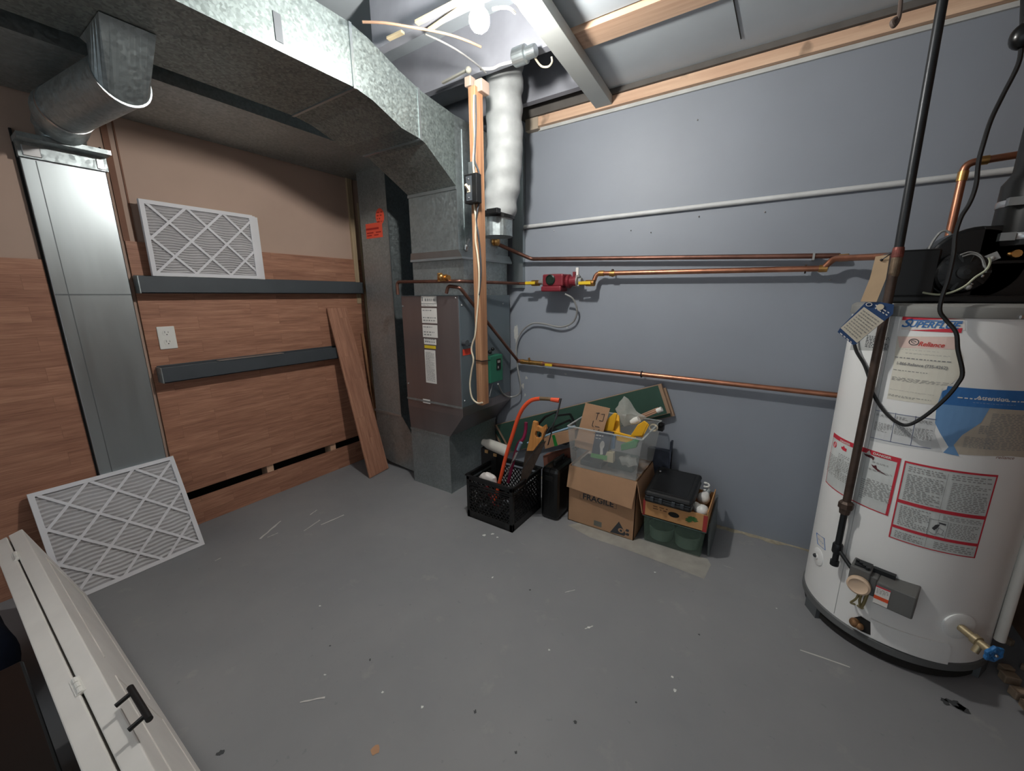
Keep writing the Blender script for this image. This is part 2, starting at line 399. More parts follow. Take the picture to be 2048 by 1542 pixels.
# laminate cladding, split by the duct recess
b = MB(); b.box((0, -4.6, 0), (.011, -1.915, 1.408)); b.build('laminate_panel', m_lam, wl)
b = MB(); b.box((0, -1.64, .204), (.011, -.36, 1.51)); b.build('laminate_panel', m_lam, wl)
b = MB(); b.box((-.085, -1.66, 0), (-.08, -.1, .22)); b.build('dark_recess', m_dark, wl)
b = MB()
for y in (-1.16, -.72): b.box((-.08, y-.02, .0), (-.004, y+.02, .24))
b.build('stud', m_pinex, wl)
b = MB(); b.box((0, -.42, 1.2), (.018, -.385, 2.2)); b.box((0, -.345, .3), (.018, -.325, 1.9)); b.build('edge_strip', wood('pale_strip', (150, 130, 104), (186, 164, 132), 'z'), wl)
b = MB(); b.box((0, -1.643, 1.51), (.006, -1.62, 2.1)); b.box((0, -1.60, 1.51), (.004, -1.594, 2.1)); b.build('edge_strip', M('brown_edge', (128, 88, 68), .7), wl)
struct(MB().box((0, -1.64, 0), (.014, -.3, .155)).build('baseboard_left', m_lam))
b = MB(); b.box((XR, -4.6, 0), (XR+.2, .1, 2.56))
wr = struct(b.build('wall_right', M('brown_brick', (120, 92, 74), .9, var=.35, vs=9, bmp=.6, bs=20)))
# rubble at its foot
b = MB(); rnd = random.Random(9)
for i in range(22):
    c = V((rnd.uniform(3.38, 3.49), rnd.uniform(-.9, -.1), .012)); s = rnd.uniform(.008, .022)
    b.box((-s, -s*.7, -.012), (s, s*.7, s*.8), Matrix.Translation(c) @ Matrix.Rotation(rnd.uniform(0, 3), 4, 'Z'))
o = tag(b.build('rubble', M('stone_rubble', (150, 130, 110), .9, var=.3, vs=20, bmp=.5), bevel=.003), 'loose crumbled masonry on the floor at the foot of the right wall', 'rubble'); o['kind'] = 'stuff'
# ceiling: subfloor above, grey sheets nailed below the joists, open bay by the furnace
b = MB(); b.box((-.15, -4.6, 2.5), (XR+.2, .1, 2.56))
b.box((1.70, -4.6, 2.288), (XR+.1, -.602, 2.296)); b.box((1.70, -.455, 2.288), (XR+.1, -.05, 2.296)); b.box((-.1, -4.6, 2.288), (1.70, -1.30, 2.296))
ce = struct(b.build('ceiling', m_ceil))
b = MB()
for y in (-.92, -.14): b.box((1.0, y-.02, 2.29), (1.70, y+.02, 2.5))
b.box((.0, -.55, 2.29), (1.70, -.51, 2.5)); b.build('joist', M('painted_joist', (150, 152, 160), .8, var=.12, vs=6), ce)
b = MB(); b.box((1.735, -.588, 2.272), (XR, -.47, 2.5)); b.build('joist', m_pinex, ce)
b = MB(); A = V((1.705, 0, 2.222)); B = V((1.84, -1.9, 2.222)); w_ = V((.045, 0, 0)); hh = V((0, 0, .045))
b.hexa([A-w_, A+w_, A+w_+hh, A-w_+hh], [B-w_, B+w_, B+w_+hh, B-w_+hh]); b.build('nailing_board', m_ceilw, ce, bevel=.002)
b = MB(); p = pZ(1467, 0, 2.286); q = pZ(1482, 78, 2.286); b.bar(p, q, .003, .003); b.build('panel_seam', m_dark, ce)
b = MB(); b.box((1.30, -.036, 2.214), (XR, 0, 2.262)); struct(b.build('trim_1', m_pinex))
b = MB(); b.box((1.30, -.012, 2.196), (XR, 0, 2.213)); struct(b.build('trim_2', M('drywall_edge', (190, 192, 190), .8)))
b = MB(); b.box((1.225, -.04, 2.20), (1.31, 0, 2.262)); struct(b.build('trim_3', M('greyed_wood_block', (178, 164, 146), .8, var=.1)))
b = MB(); b.box((1.2, -.05, 2.264), (XR, 0, 2.5)); struct(b.build('trim_4', M('rim_board_shade', (96, 92, 88), .85, var=.15)))  # rim board toned dark to stand for the shadow gap above the plate
# ================================================================ DUCTS
XS = 1.108
t = thing('supply_duct', 'large galvanised main duct stepping down from the ceiling into the furnace plenum', 'duct', (.9, -.55, 1.49))
b = MB()
prof = [(-4.2, 2.05, 2.272), (-1.15, 2.051, 2.272)]
xl = {-4.2: .66, -1.15: .66}
secs = [(-4.2, 2.05, 2.272, .66), (-1.13, 2.052, 2.270, .66)]
sec2 = [(-1.13, 2.052, 2.270, .66), (-1.05, 2.037, 2.255, .665), (-.90, 1.980, 2.205, .68), (-.80, 1.970, 2.180, .69)]
sec3 = [(-.80, 1.970, 2.180, .69), (-.76, 1.960, 2.172, .70), (-.545, 1.815, 2.150, .745)]
def ductsec(sc):
    b = MB()
    for (y0, a0, c0, l0), (y1, a1, c1, l1) in zip(sc, sc[1:]):
        b.hexa([(l0, y0, a0), (XS, y0, a0), (XS, y0, c0), (l0, y0, c0)], [(l1, y1, a1), (XS, y1, a1), (XS, y1, c1), (l1, y1, c1)])
    bmesh.ops.remove_doubles(b.bm, verts=b.bm.verts, dist=1e-5)
    return b
ductsec(secs).build('trunk', m_g1, t)
ductsec(sec2).build('offset', m_g1, t)
ductsec(sec3).build('transition', m_g1, t)
b = MB(); b.box((.745, -.545, 1.495), (XS, -.06, 2.15)); b.build('plenum', m_g2, t)
# seams
def seam(y, a, c, l, wd=.012):
    b = MB(); b.box((XS, y-wd/2, a-.004), (XS+.005, y+wd/2, c)); b.box((l, y-wd/2, a-.005), (XS+.004, y+wd/2, a+.001)); b.build('seam_strip', m_g3, t)
for y, a, c, l in ((-1.135, 2.052, 2.27, .66), (-.79, 1.969, 2.178, .69)): seam(y, a, c, l)
seam(-2.4, 2.05, 2.272, .66)
b = MB(); b.box((XS, -.55, 1.5), (XS+.006, -.536, 1.80)); b.box((XS, -.49, 1.52), (XS+.004, -.483, 2.1)); b.box((.742, -.551, 1.80), (XS, -.545, 1.815)); b.build('seam_strip', m_g3, t)
b = MB(); b.box((XS, -1.43, 2.078), (XS+.003, -1.405, 2.162)); lab(b.build('cover_plate', M('grey_plate', (112, 116, 120), .6, .3), t), 'narrow dark plate')
b = MB(); b.bar((XS+.004, -.50, 1.50), (XS+.012, -.47, 1.56), .02, .012); b.ball((XS+.01, -.49, 1.51), .014, 1, 1, 1.6); lab(b.build('foil_tab', m_steel, t, smooth=True), 'crumpled bright foil tab')

t = thing('return_duct', 'galvanised return duct running along the left wall and down beside the furnace', 'duct', (.3, -.3, 0))
b = MB(); b.box((.015, -4.2, 2.045), (.555, -.09, 2.272)); b.build('trunk', m_g4, t)
b = MB(); b.box((.165, -.45, .42), (.447, -.09, 2.045)); b.build('drop', m_g4, t)
b = MB()
pr = [(.165, .42), (.165, .16)]+[(.165+.16*(1-math.cos(a)), .16-.13*math.sin(a)) for a in (PI/2*i/8 for i in range(1, 9))]+[(.625, .01), (.625, .26), (.54, .30), (.447, .42)]
b.prism([(x, -.452, z) for x, z in pr], (0, .36, 0)); b.build('boot', m_g2, t)
b = MB(); b.box((.162, -.458, .412), (.452, -.45, .428)); b.box((.445, -.458, .43), (.45, -.45, 2.03)); b.build('seam_strip', m_g3, t)
b = MB(); fr = plane((.165, -.4506, 0), (1, 0, 0), (0, 0, 1))
c0 = pY(760, 433, -.4506); c = (c0.x-.165, c0.z)
patch(b, [(c[0]+.042*math.cos(2*PI*i/24), c[1]+.05*math.sin(2*PI*i/24)) for i in range(24)], fr, .0012); s1 = b.build('sticker', m_or, t); lab(s1, 'round orange sticker')
b = MB(); words(b, c[0]-.03, c[0]+.03, c[1]-.04, c[1]+.035, 4, fr, .0022, random.Random(1), wl=.35); b.build('print', M('orange_ink', (170, 50, 36), .7), s1)
q0 = pY(731, 448, -.4506); q1 = pY(766, 474, -.4506)
b = MB(); rect(b, q0.x-.165, q1.z, q1.x-.165, q0.z-.002, fr, .0006); s1 = b.build('sticker', m_or, t); lab(s1, 'rectangular orange sticker')
b = MB(); zz = (q0.z+q1.z)/2+.005; rect(b, q0.x-.162, zz, q1.x-.20, zz+.012, fr, .0012); words(b, q0.x-.155, q1.x-.18, q1.z+.01, zz-.01, 2, fr, .0012, random.Random(1), wl=.35); b.build('print', M('red_ink', (176, 40, 34), .7), s1)

t = thing('branch_duct', 'round galvanised branch pipe dropping from the main duct to the wall stack', 'duct', (.4, -1.8, 1.88))
A = [V((.93, -2.00, 2.05)), V((.93, -1.74, 2.05)), V((.72, -1.74, 2.05)), V((.72, -2.0, 2.05))]
A[0] = pZ(196, 23, 2.048); A[1] = pZ(311, 75, 2.048); A[2] = A[1]+V((-.20, 0, 0)); A[3] = A[0]+V((-.20, 0, 0))
# round pipe axis
P0 = pY(228, 150, (A[0].y+A[1].y)/2); P0 = V((.70, A[0].y+.075, 1.955)); P1 = V((.30, -1.80, 1.935)); rr = .078
ax = (P1-P0).normalized(); u = ax.cross(V((0, 0, 1))).normalized(); v_ = u.cross(ax)
n = 32; ring = [P0+(u*math.cos(2*PI*i/n)+v_*math.sin(2*PI*i/n))*rr for i in range(n)]
def rectpt(i):
    a = 2*PI*i/n; cx, sx = math.cos(a), math.sin(a); m_ = max(abs(cx), abs(sx)); cx, sx = cx/m_, sx/m_
    # u is -Y/+Y side, v_ is up  -> map down to +X edge of the opening
    yy = (A[0].y+A[1].y)/2+ (cx*u.y)*(A[1].y-A[0].y)/2; xx = (A[0].x+A[2].x)/2-sx*(A[0].x-A[2].x)/2
    return V((xx, yy, 2.049))
b = MB(); top = [b.bm.verts.new(rectpt(i)) for i in range(n)]; bt = [b.bm.verts.new(p) for p in ring]
for i in range(n): b.bm.faces.new((top[i], top[(i+1) % n], bt[(i+1) % n], bt[i]))
b.build('boot', m_g2, t)
b = MB(); b.tube([P0-ax*.004, P0+ax*.004], rr+.003, 32); b.build('crimp_ring', m_g3, t, smooth=True)
b = MB(); b.tube([P0, P1], rr, 32); b.build('pipe', m_g4, t, smooth=True)
b = MB(); E2 = V((.075, -1.79, 1.86)); b.tube(smooth_path([P1, P1+ax*.05, V((.15, -1.785, 1.935)), V((.085, -1.785, 1.92)), V((.075, -1.785, 1.875))], 5), [rr]*16+[rr*.9]*10, 28); b.build('elbow', m_g2, t, smooth=True)
b = MB(); b.tube([P1-ax*.006, P1+ax*.006], rr+.003, 32); b.build('crimp_ring', m_steel, t, smooth=True)

t = thing('wall_stack_duct', 'flat shiny galvanised duct standing in the left wall below the branch pipe', 'duct', (.0, -1.785, .0))
b = MB(); b.box((.0, -1.908, 0), (.033, -1.662, 1.80)); b.build('stack', m_g3, t, bevel=.002)
b = MB(); b.box((.0, -1.912, 1.795), (.048, -1.655, 1.86)); b.box((.0, -1.915, 1.85), (.12, -1.652, 1.868)); b.build('collar', m_g2, t)
b = MB(); b.box((.033, -1.906, 1.262), (.0345, -1.664, 1.267)); b.box((.033, -1.868, .2), (.0336, -1.865, 1.79)); b.build('seam_line', M('stack_seam_grey', (110, 116, 118), .5, .6), t)  # seam lines in a darker grey metal
for y0_, y1_ in ((-1.90, -1.85), (-1.69, -1.665)): b = MB(); b.box((.048, y0_, 1.80), (.052, y1_, 1.84)); b.build('fold_tab', m_steel, t, bevel=.003)
# dark strips standing in for the shaded side gaps of the stack
b = MB(); b.box((-.002, -1.915, 0), (.0125, -1.908, 1.9)); b.box((-.002, -1.662, 0), (.0125, -1.656, 1.9)); b.build('side_gap_shade', m_dark, t)

# ================================================================ FURNACE
t = thing('furnace', 'tall steel air handler cabinet with white labels standing in the corner', 'furnace', (.87, -.3, 0))
X0, X1, YF, YR = .637, 1.106, -.55, -.04
b = MB(); b.box((X0, YF, .60), (X1, YR, 1.255)); b.build('cabinet', m_cabs, t, bevel=.002)
b = MB(); b.box((X0+.002, YF-.004, .605), (X1-.004, YF, 1.25)); b.build('front_panel', m_cab, t, bevel=.0015)
b = MB(); b.hexa([(X0, YF, .60), (X1, YF, .60), (X1, YR, .60), (X0, YR, .60)][::-1], [(X0, YF+.0, .545), (X1, YF, .545), (X1, YR, .545), (X0, YR, .545)][::-1])
b.hexa([(X0, YF, .545), (X1, YF, .545), (X1, YR, .545), (X0, YR, .545)], [(.629, -.532, .385), (.974, -.532, .385), (.974, YR, .385), (.629, YR, .385)]); b.build('base_transition', m_cab, t)
b = MB(); b.box((.629, -.532, 0), (.974, YR, .385)); b.build('base_plenum', m_g4, t)
b = MB(); b.box((.628, -.537, .378), (.979, YR, .392)); b.box((.972, -.537, 0), (.977, -.53, .38)); b.box((X0-.002, YF-.006, .595), (X1+.003, YF, .607)); b.build('seam_strip', m_g2, t)
b = MB(); b.box((.70, -.50, 1.255), (X1, -.07, 1.45)); b.build('coil_section', m_g2, t)
b = MB(); b.box((.72, -.536, 1.45), (1.125, -.04, 1.462)); b.hexa([(.72, -.536, 1.462), (1.125, -.536, 1.462), (1.125, -.04, 1.462), (.72, -.04, 1.462)], [(.742, -.55, 1.497), (1.112, -.55, 1.497), (1.112, -.05, 1.497), (.742, -.05, 1.497)]); b.build('flange', m_g3, t)
for x_, y_, z_ in ((X1+.001, -.53, 1.2), (X1+.001, -.12, 1.2), (X1+.001, -.53, .64), (X0+.012, YF-.005, 1.19), (X0+.02, YF-.005, .70), (X1-.02, YF-.005, 1.24)): b = MB(); b.ball((x_, y_, z_), .0055, u=8, v=6); b.build('screw', m_steel, t)
fr = plane((X0, YF-.0045, 0), (1, 0, 0), (0, 0, 1))
def onf(px, py): p = pY(px, py, YF-.0045); return p.x-X0, p.z
rnd = random.Random(21)
for tl, br, rows, kind in (((842, 592), (874, 613), 2, 'logo'), ((843, 616), (875, 647), 4, 'lines'), ((845, 649), (876, 676), 3, 'lines'), ((848, 677), (873, 690), 2, 'lines'), ((849, 699), (874, 768), 16, 'dense'), ((846, 797), (861, 808), 1, 'tag')):
    a = onf(*tl); c = onf(*br); b = MB(); rect(b, a[0], c[1], c[0], a[1], fr, .001); L_ = b.build('label', m_paper, t)
    b = MB(); W_ = c[0]-a[0]; H_ = a[1]-c[1]
    if kind == 'logo':
        rect(b, a[0]+.006, a[1]-.03, a[0]+.016, a[1]-.006, fr, .002); words(b, a[0]+.03, c[0]-.006, a[1]-.04, a[1]-.004, 1, fr, .002, rnd, .98, .14); rect(b, a[0], a[1]-.045, c[0], a[1]-.042, fr, .002); words(b, a[0]+.008, c[0]-.008, c[1]+.004, a[1]-.05, 3, fr, .002, rnd, wl=.2)
    elif kind == 'dense': words(b, a[0]+.01, c[0]-.012, c[1]+.012, a[1]-.012, rows*2, fr, .002, rnd, wl=.12)
    elif kind == 'tag': words(b, a[0]+.008, c[0]-.008, c[1]+.008, a[1]-.008, 1, fr, .002, rnd, wl=.2)
    else: words(b, a[0]+.01, c[0]-.01, c[1]+.008, c[1]+.04, 2, fr, .002, rnd, wl=.13); words(b, a[0]+.01, c[0]-.04, a[1]-.02, a[1]-.006, 1, fr, .002, rnd, wl=.13)
    b.build('print', m_ink, L_)
a = onf(849, 690); c = onf(872, 698); b = MB(); rect(b, a[0], c[1], c[0], a[1], fr, .0012); lab(b.build('label', M('yellow_label', (218, 190, 44), .6), t), 'yellow energy strip')
# flame / relay bits on the side
fs = plane((X1, YF, 0), (0, 1, 0), (0, 0, 1))
b = MB(); p = pX(925, 699, X1+.002); q = pX(943, 708, X1+.002); rect(b, p.y-YF, q.z, q.y-YF, p.z, fs, .003); lab(b.build('tag', M('red_tag', (232, 70, 44), .5), t), 'red tag')
b = MB(); c = pX(932, 686, X1+.02); b.cyl((X1, c.y, c.z), (X1+.03, c.y, c.z), .018); b.cyl((X1+.01, c.y+.03, c.z-.01), (X1+.03, c.y+.03, c.z-.01), .012); b.build('cable_connector', m_char, t, smooth=True)

t = thing('control_box', 'green relay control box on the side of the furnace behind the hanging post', 'control box', (1.13, -.26, .70))
b = MB(); b.box((X1, -.335, .715), (X1+.05, -.20, .885)); b.build('housing', M('green_plastic', (40, 112, 88), .5), t, bevel=.004)
b = MB(); b.box((X1+.05, -.27, .79), (X1+.053, -.225, .86)); b.build('label', m_blk, t); b = MB(); b.box((X1+.053, -.262, .835), (X1+.0545, -.235, .85)); b.box((X1+.053, -.262, .80), (X1+.0545, -.25, .815)); b.build('terminal', m_gcab, t)
b = MB(); b.ball((X1+.03, -.31, .91), .014); b.ball((X1+.03, -.28, .925), .012); b.build('wire_nut', m_blk, t)

b = MB(); q = [pX(p[0], p[1], X1+.03) for p in ((985, 768), (982, 780), (979, 793))]; b.tube(smooth_path(q), .003, 8); tag(b.build('thermostat_wire', m_gcab), 'short grey wire hanging under the green control box', 'wire')

# wires on the post and loops
def wire(name, pts, r, mat, label, cat='cable', grp=None, n=6):
    b = MB(); b.tube(smooth_path(pts, n), r, 8); return tag(b.build(name, mat, smooth=True), label, cat, grp)

t = thing('hanging_post', 'rough pine stud hanging from the ceiling in front of the furnace', 'post', (1.35, -.68, .70))
b = MB(); b.hexa([(1.334, -.70, .69), (1.370, -.70, .69), (1.370, -.642, .69), (1.334, -.642, .69)], [(1.328, -.70, 2.16), (1.366, -.70, 2.16), (1.366, -.640, 2.16), (1.328, -.640, 2.16)]); b.build('stud', m_pine, t, bevel=.003)
m_gb = M('greyed_block', (170, 150, 136), .8); b = MB(); b.box((1.345, -.68, 2.14), (1.39, -.62, 2.19)); b.build('wood_block', m_gb, t, bevel=.004); b = MB(); b.box((1.30, -.69, 2.17), (1.335, -.65, 2.21)); b.build('wood_block', m_gb, t, bevel=.004)
b = MB(); p = pY(956, 722, -.702); b.bar((1.325, -.703, p.z+.004), (1.374, -.703, p.z+.001), .004, .004); b.bar((1.373, -.703, p.z+.001), (1.373, -.63, p.z-.004), .004, .004); b.build('wire_strap', m_blk, t)
YP = -.706
def pp(a_, c_):
    p_ = pY(a_, c_, YP); return p_ if p_.x < 1.370 else pX(a_, c_, 1.376)
t2 = thing('switch_box', 'black service switch box mounted on the upper half of the hanging post', 'switch', tuple(pY(943, 400, YP)))
a = pY(932, 351, -.72); c = pY(958, 405, -.72)
b = MB(); b.box((a.x+.0, -.735, c.z), (c.x, -.698, a.z)); b.build('box', m_blk, t2, bevel=.003)
b = MB(); b.box((a.x+.012, -.737, c.z+.01), (a.x+.045, -.7345, a.z-.01)); b.build('cover', m_char, t2)
b = MB(); m_ = (a+c)/2; b.bar((a.x+.028, -.737, m_.z-.005), (a.x+.026, -.758, m_.z+.012), .009, .012); b.box((a.x+.018, -.739, m_.z-.016), (a.x+.036, -.737, m_.z+.012)); b.build('toggle', m_cable, t2)
b = MB(); b.ball((a.x+.028, -.737, m_.z+.04), .004, u=8, v=6); b.ball((a.x+.028, -.737, m_.z-.04), .004, u=8, v=6); b.build('screw', m_steel, t2)
b = MB(); b.box((a.x+.0, -.702, a.z-.02), (a.x+.04, -.699, a.z+.06)); b.build('mounting_plate', m_g3, t2)
wire('cable', [pp(*q) for q in ((948, 190), (947, 230), (949, 280), (946, 320), (948, 350))], .0035, m_cable, 'cream cable stapled down the post above the switch box')
wire('cable', [pp(*q) for q in ((951, 190), (952, 240), (950, 300), (950, 322), (958, 345), (960, 370), (961, 395), (955, 420), (953, 445), (957, 470), (960, 500), (962, 545), (958, 590)) ], .004, m_char, 'dark grey cable running down the post past the switch box')
wire('cable', [pp(*q) for q in ((948, 406), (951, 430), (952, 447), (951, 480), (955, 510), (958, 545), (957, 590), (953, 640), (950, 672), (946, 684), (943, 700), (947, 720), (943, 742), (940, 770), (944, 795), (955, 806), (965, 805))], .0045, m_cable, 'cream cable from the switch box looping under the lower end of the post')

# ================================================================ FLEX DUCT + SHEET
b = MB(); FY = -.37
fc = [pY(px_, py_, FY) for px_, py_ in ((1008, 215), (1010, 280), (1007, 350), (1000, 405), (994, 432))]
b.tube(smooth_path([fc[0]+V((.01, 0, .25)), fc[0]]+fc[1:], 8), .094, 28)
for v in b.bm.verts: v.co.x += .005*math.sin(v.co.z*62+v.co.y*9); v.co.y += .005*math.cos(v.co.z*55)
t = thing('flexible_duct', 'wrinkled grey flexible duct hanging behind the post to the right of the plenum', 'duct', tuple(fc[-1]))
b.build('sleeve', m_duct, t, smooth=True)
b = MB(); b.tube([fc[-1]+V((0, 0, -.014)), fc[-1]+V((.002, 0, .014))], .097, 28); b.build('clamp_strap', m_blk, t)
b = MB(); b.box(fc[-1]+V((.02, -.125, -.012)), fc[-1]+V((.09, -.09, .014))); b.build('strap_buckle', m_blk, t, bevel=.003)
b = MB(); b.tube([fc[-1]+V((0, 0, -.11)), fc[-1]+V((0, 0, -.01))], .085, 28); b.build('collar', m_g2, t)
b = MB(); b.box((1.12, -.028, 1.30), (1.20, -.002, 2.16)); b.box((1.194, -.03, 1.30), (1.202, -.002, 2.18)); tag(b.build('sheet_metal_strip', m_g3), 'tall galvanised sheet strip on the blue wall beside the plenum', 'sheet metal')
wire('cable', [pY(*q, -.14) for q in ((1042, 225), (1036, 270), (1030, 310), (1026, 350), (1024, 390), (1018, 420), (1008, 434))], .003, m_bcab, 'thin brown cable drooping over the flexible duct')

# ================================================================ PIPES
def pipe(mb, pts, r, bend=.03, seg=14):
    """straight runs with rounded corners"""
    P = [V(p) for p in pts]; out = [P[0]]
    for i in range(1, len(P)-1):
        a = (P[i-1]-P[i]).normalized(); c = (P[i+1]-P[i]).normalized()
        p0, p1 = P[i]+a*bend, P[i]+c*bend
        for k in range(7):
            s = k/6; out.append(p0*(1-s)**2+P[i]*2*s*(1-s)+p1*s*s)
    out.append(P[-1]); mb.tube(out, r, seg)
def ring(mb, c, d, r, L): d = V(d).normalized(); c = V(c); mb.cyl(c-d*L/2, c+d*L/2, r, 16)
# cold line along the wall, upper
t = thing('copper_pipe', 'uppermost long copper water pipe along the blue wall', 'pipe', (2.0, -.04, 1.47))
cl = pY(1063, 518, -.045); cr = pY(1668, 512, -.045)
b = MB(); pipe(b, [pY(986, 484, -.20), cl, cr+V((.02, 0, 0))], .011, .02); b.build('pipe', m_cud, t, smooth=True)
b = MB(); c = pY(990, 484, -.21); b.lathe(c, (1, .4, 0), [(.014, -.03), (.022, -.025), (.022, -.005), (.016, 0), (.024, .004), (.024, .02), (.013, .03)], 12); b.build('brass_union', m_brass, t, smooth=False)
b = MB(); c = pY(1628, 503, -.02); b.box((c.x-.004, -.06, cr.z-.014), (c.x+.004, 0, cr.z+.016)); b.build('pipe_clip', m_gcab, t)
# hot line with pump
t = thing('copper_pipe', 'copper water pipe with yellow valve handles that carries the red pump', 'pipe', (2.0, -.08, 1.33))
zh = 1.325
p0 = V((.664, -.60, 1.26)); p1 = V((.664, -.60, 1.335)); p2 = V((1.155, -.60, 1.328)); p3 = pY(1038, 567, -.09)
b = MB(); pipe(b, [p0, p1, p2, p3], .0095, .025); b.build('pipe', m_cud, t, smooth=True)
pv = pY(1090, 566, -.09); b = MB(); b.cyl(p3, pv, .0095); b.build('pipe', m_cu, t, smooth=True)
e0 = pY(1150, 566, -.09); e1 = pY(1186, 567, -.07); e2 = pY(1193, 547, -.06); e3 = pY(1646, 537, -.06); e4 = pY(1668, 517, -.075); e5 = pY(1788, 512, -.28)
b = MB(); pipe(b, [e0, e1, e2+V((.0, 0, .0)), e3], .0125, .022); b.build('pipe', m_cu, t, smooth=True)
b = MB(); pipe(b, [e3, e4, e5], .0125, .02); b.build('pipe', m_cu, t, smooth=True)
b = MB()
for c, d in ((e3, (1, 0, 0)), (e4+V((.03, -.02, 0)), (1, -.45, 0)), (e2+V((.03, 0, 0)), (1, 0, 0)), (pY(1225, 547, -.06), (1, 0, 0))): ring(b, c, d, .0155, .03)
b.build('fitting', m_brass, t, smooth=True)
for px, py, L_, yy in ((1060, 566, .07, -.105), (1169, 566, .075, -.10)):
    c = pY(px, py, yy-.02); b = MB(); ring(b, (c.x+.02, yy+.015, c.z), (1, 0, 0), .018, .05); v1 = b.build('ball_valve', m_brass, t, smooth=True)
    b = MB(); b.box((c.x-L_/2, c.y-.004, c.z-.009), (c.x+L_/2, c.y+.004, c.z+.009)); lab(b.build('handle', m_ylw, v1, bevel=.003), 'yellow lever')
b = MB(); c = pY(1154, 546, -.1); b.box((c.x-.008, -.10, c.z-.022), (c.x+.008, -.092, c.z+.03)); b.build('tag', m_paper, t)
b = MB(); c = pY(1225, 546, -.05); b.cyl((c.x-.003, c.y, c.z), (c.x+.003, c.y, c.z), .022); c = pY(1611, 538, -.05); b.cyl((c.x-.003, c.y, c.z), (c.x+.003, c.y, c.z), .02); b.build('pipe_clip', m_rust, t)
b = MB(); p = pY(886, 556, -.605); ring(b, p, (1, 0, 0), .019, .05); ring(b, p+V((-.022, 0, .005)), (0, 0, 1), .014, .045); ring(b, p+V((.03, 0, 0)), (1, 0, 0), .014, .03); b.ball(p+V((.0, -.015, .005)), .018); lab(b.build('check_valve', m_brass, t, smooth=True), 'brass valve body')
# lower return line
t = thing('copper_pipe', 'lowest long copper pipe along the wall with a small yellow valve lever', 'pipe', (2.0, -.04, .81))
q0 = V((1.045, -.585, 1.265)); q1 = V((1.06, -.585, 1.305)); q2 = V((1.14, -.58, 1.295)); q3 = pY(1036, 722, -.045); q4 = pY(1700, 795, -.045); q4.z = .807; q3.z = .820
b = MB(); pipe(b, [q0, q1, q2, q3, V((q3.x+.03, q3.y, q3.z))], .0095, .018); b.build('pipe', m_cud, t, smooth=True)
b = MB(); b.cyl(q3, q4+V((.12, 0, 0)), .0125); b.build('pipe', m_cu, t, smooth=True)
b = MB()
for px in (1045, 1060, 1083): c = pY(px, 727, -.045); ring(b, (c.x, -.045, q3.z-.002), (1, 0, 0), .0165, .02)
b.cyl((pY(1060, 726, -.045).x, -.052, q3.z), (pY(1060, 726, -.045).x, -.058, q3.z+.03), .007); b.cyl((pY(1044, 727, -.045).x, -.045, q3.z-.002), (pY(1084, 727, -.045).x, -.045, q3.z-.002), .0145); v1 = b.build('ball_valve', m_brass, t, smooth=True)
c = pY(1097, 730, -.07); b = MB(); b.box((c.x-.026, -.074, c.z-.008), (c.x+.026, -.067, c.z+.008)); lab(b.build('handle', m_ylw, v1, bevel=.002), 'yellow lever')
b = MB(); c = pY(1284, 745, -.04); b.tube(arc((c.x, -.045, q3.z-.006), .017, 0, 2*PI, (0, 1, 0), (0, 0, 1), 14), .003, 6); b.build('pipe_clip', m_iron, t)
# pump
t = thing('circulator_pump', 'red circulator pump on the copper pipe against the blue wall', 'pump', (1.46, -.1, 1.28))
a = pY(1088, 549, -.13); c = pY(1128, 583, -.13); M_RED = M('red_pump_paint', (122, 38, 48), .45, .1, var=.15)
b = MB(); b.box((a.x, -.15, c.z+.03), (c.x, -.05, a.z)); b.box((a.x-.008, -.155, c.z), (c.x-.01, -.06, c.z+.032)); b.build('motor_housing', M_RED, t, bevel=.008)
b = MB(); k = (a+c)/2; b.lathe((k.x-.012, -.15, k.z+.018), (0, -1, 0), [(.03, 0), (.03, .006), (.024, .01), (.022, .006), (.006, .006)], 24); b.build('nameplate_dial', M('black_green_dial', (26, 44, 36), .3), t, smooth=True)
b = MB(); b.lathe((c.x, -.09, k.z+.008), (1, 0, 0), [(.036, 0), (.04, .008), (.04, .018), (.028, .024), (.028, .05), (.034, .052), (.034, .066)], 20); b.box((c.x+.045, -.115, k.z+.02), (c.x+.06, -.07, k.z+.06)); b.build('volute', M_RED, t, smooth=False)
b = MB(); b.lathe((c.x+.066, -.09, k.z+.008), (1, 0, 0), [(.036, 0), (.036, .008), (.018, .009), (.018, .026)], 16)
for s in (-1, 1): b.cyl((c.x+.05, -.105, k.z+.008+s*.026), (c.x+.085, -.105, k.z+.008+s*.026), .005, 8)
b.lathe((a.x-.008, -.09, k.z+.008), (-1, 0, 0), [(.022, 0), (.022, .02), (.012, .021), (.012, .05)], 12); b.build('flange', m_gcab, t)
wire('pump_cable', [pY(*q, yy) for q, yy in (((1130, 588), -.10), ((1146, 598), -.08), ((1154, 622), -.05), ((1145, 645), -.035), ((1120, 654), -.03), ((1085, 647), -.03), ((1062, 648), -.03), ((1042, 665), -.03), ((1033, 690), -.035), ((1033, 712), -.04), ((1036, 740), -.05), ((1041, 770), -.05), ((1038, 788), -.05), ((1020, 794), -.07), ((1005, 786), -.15), ((996, 768), -.25))], .0055, m_gcab, 'grey armoured cable looping from the red pump to the green control box')
# conduit
b = MB(); b.cyl((1.2, -.012, 1.673), (3.4, -.012, 1.677), .0115); tag(b.build('white_conduit', M('white_conduit_paint', (206, 208, 208), .5), smooth=True), 'long white conduit running across the blue wall above the pipes', 'conduit')
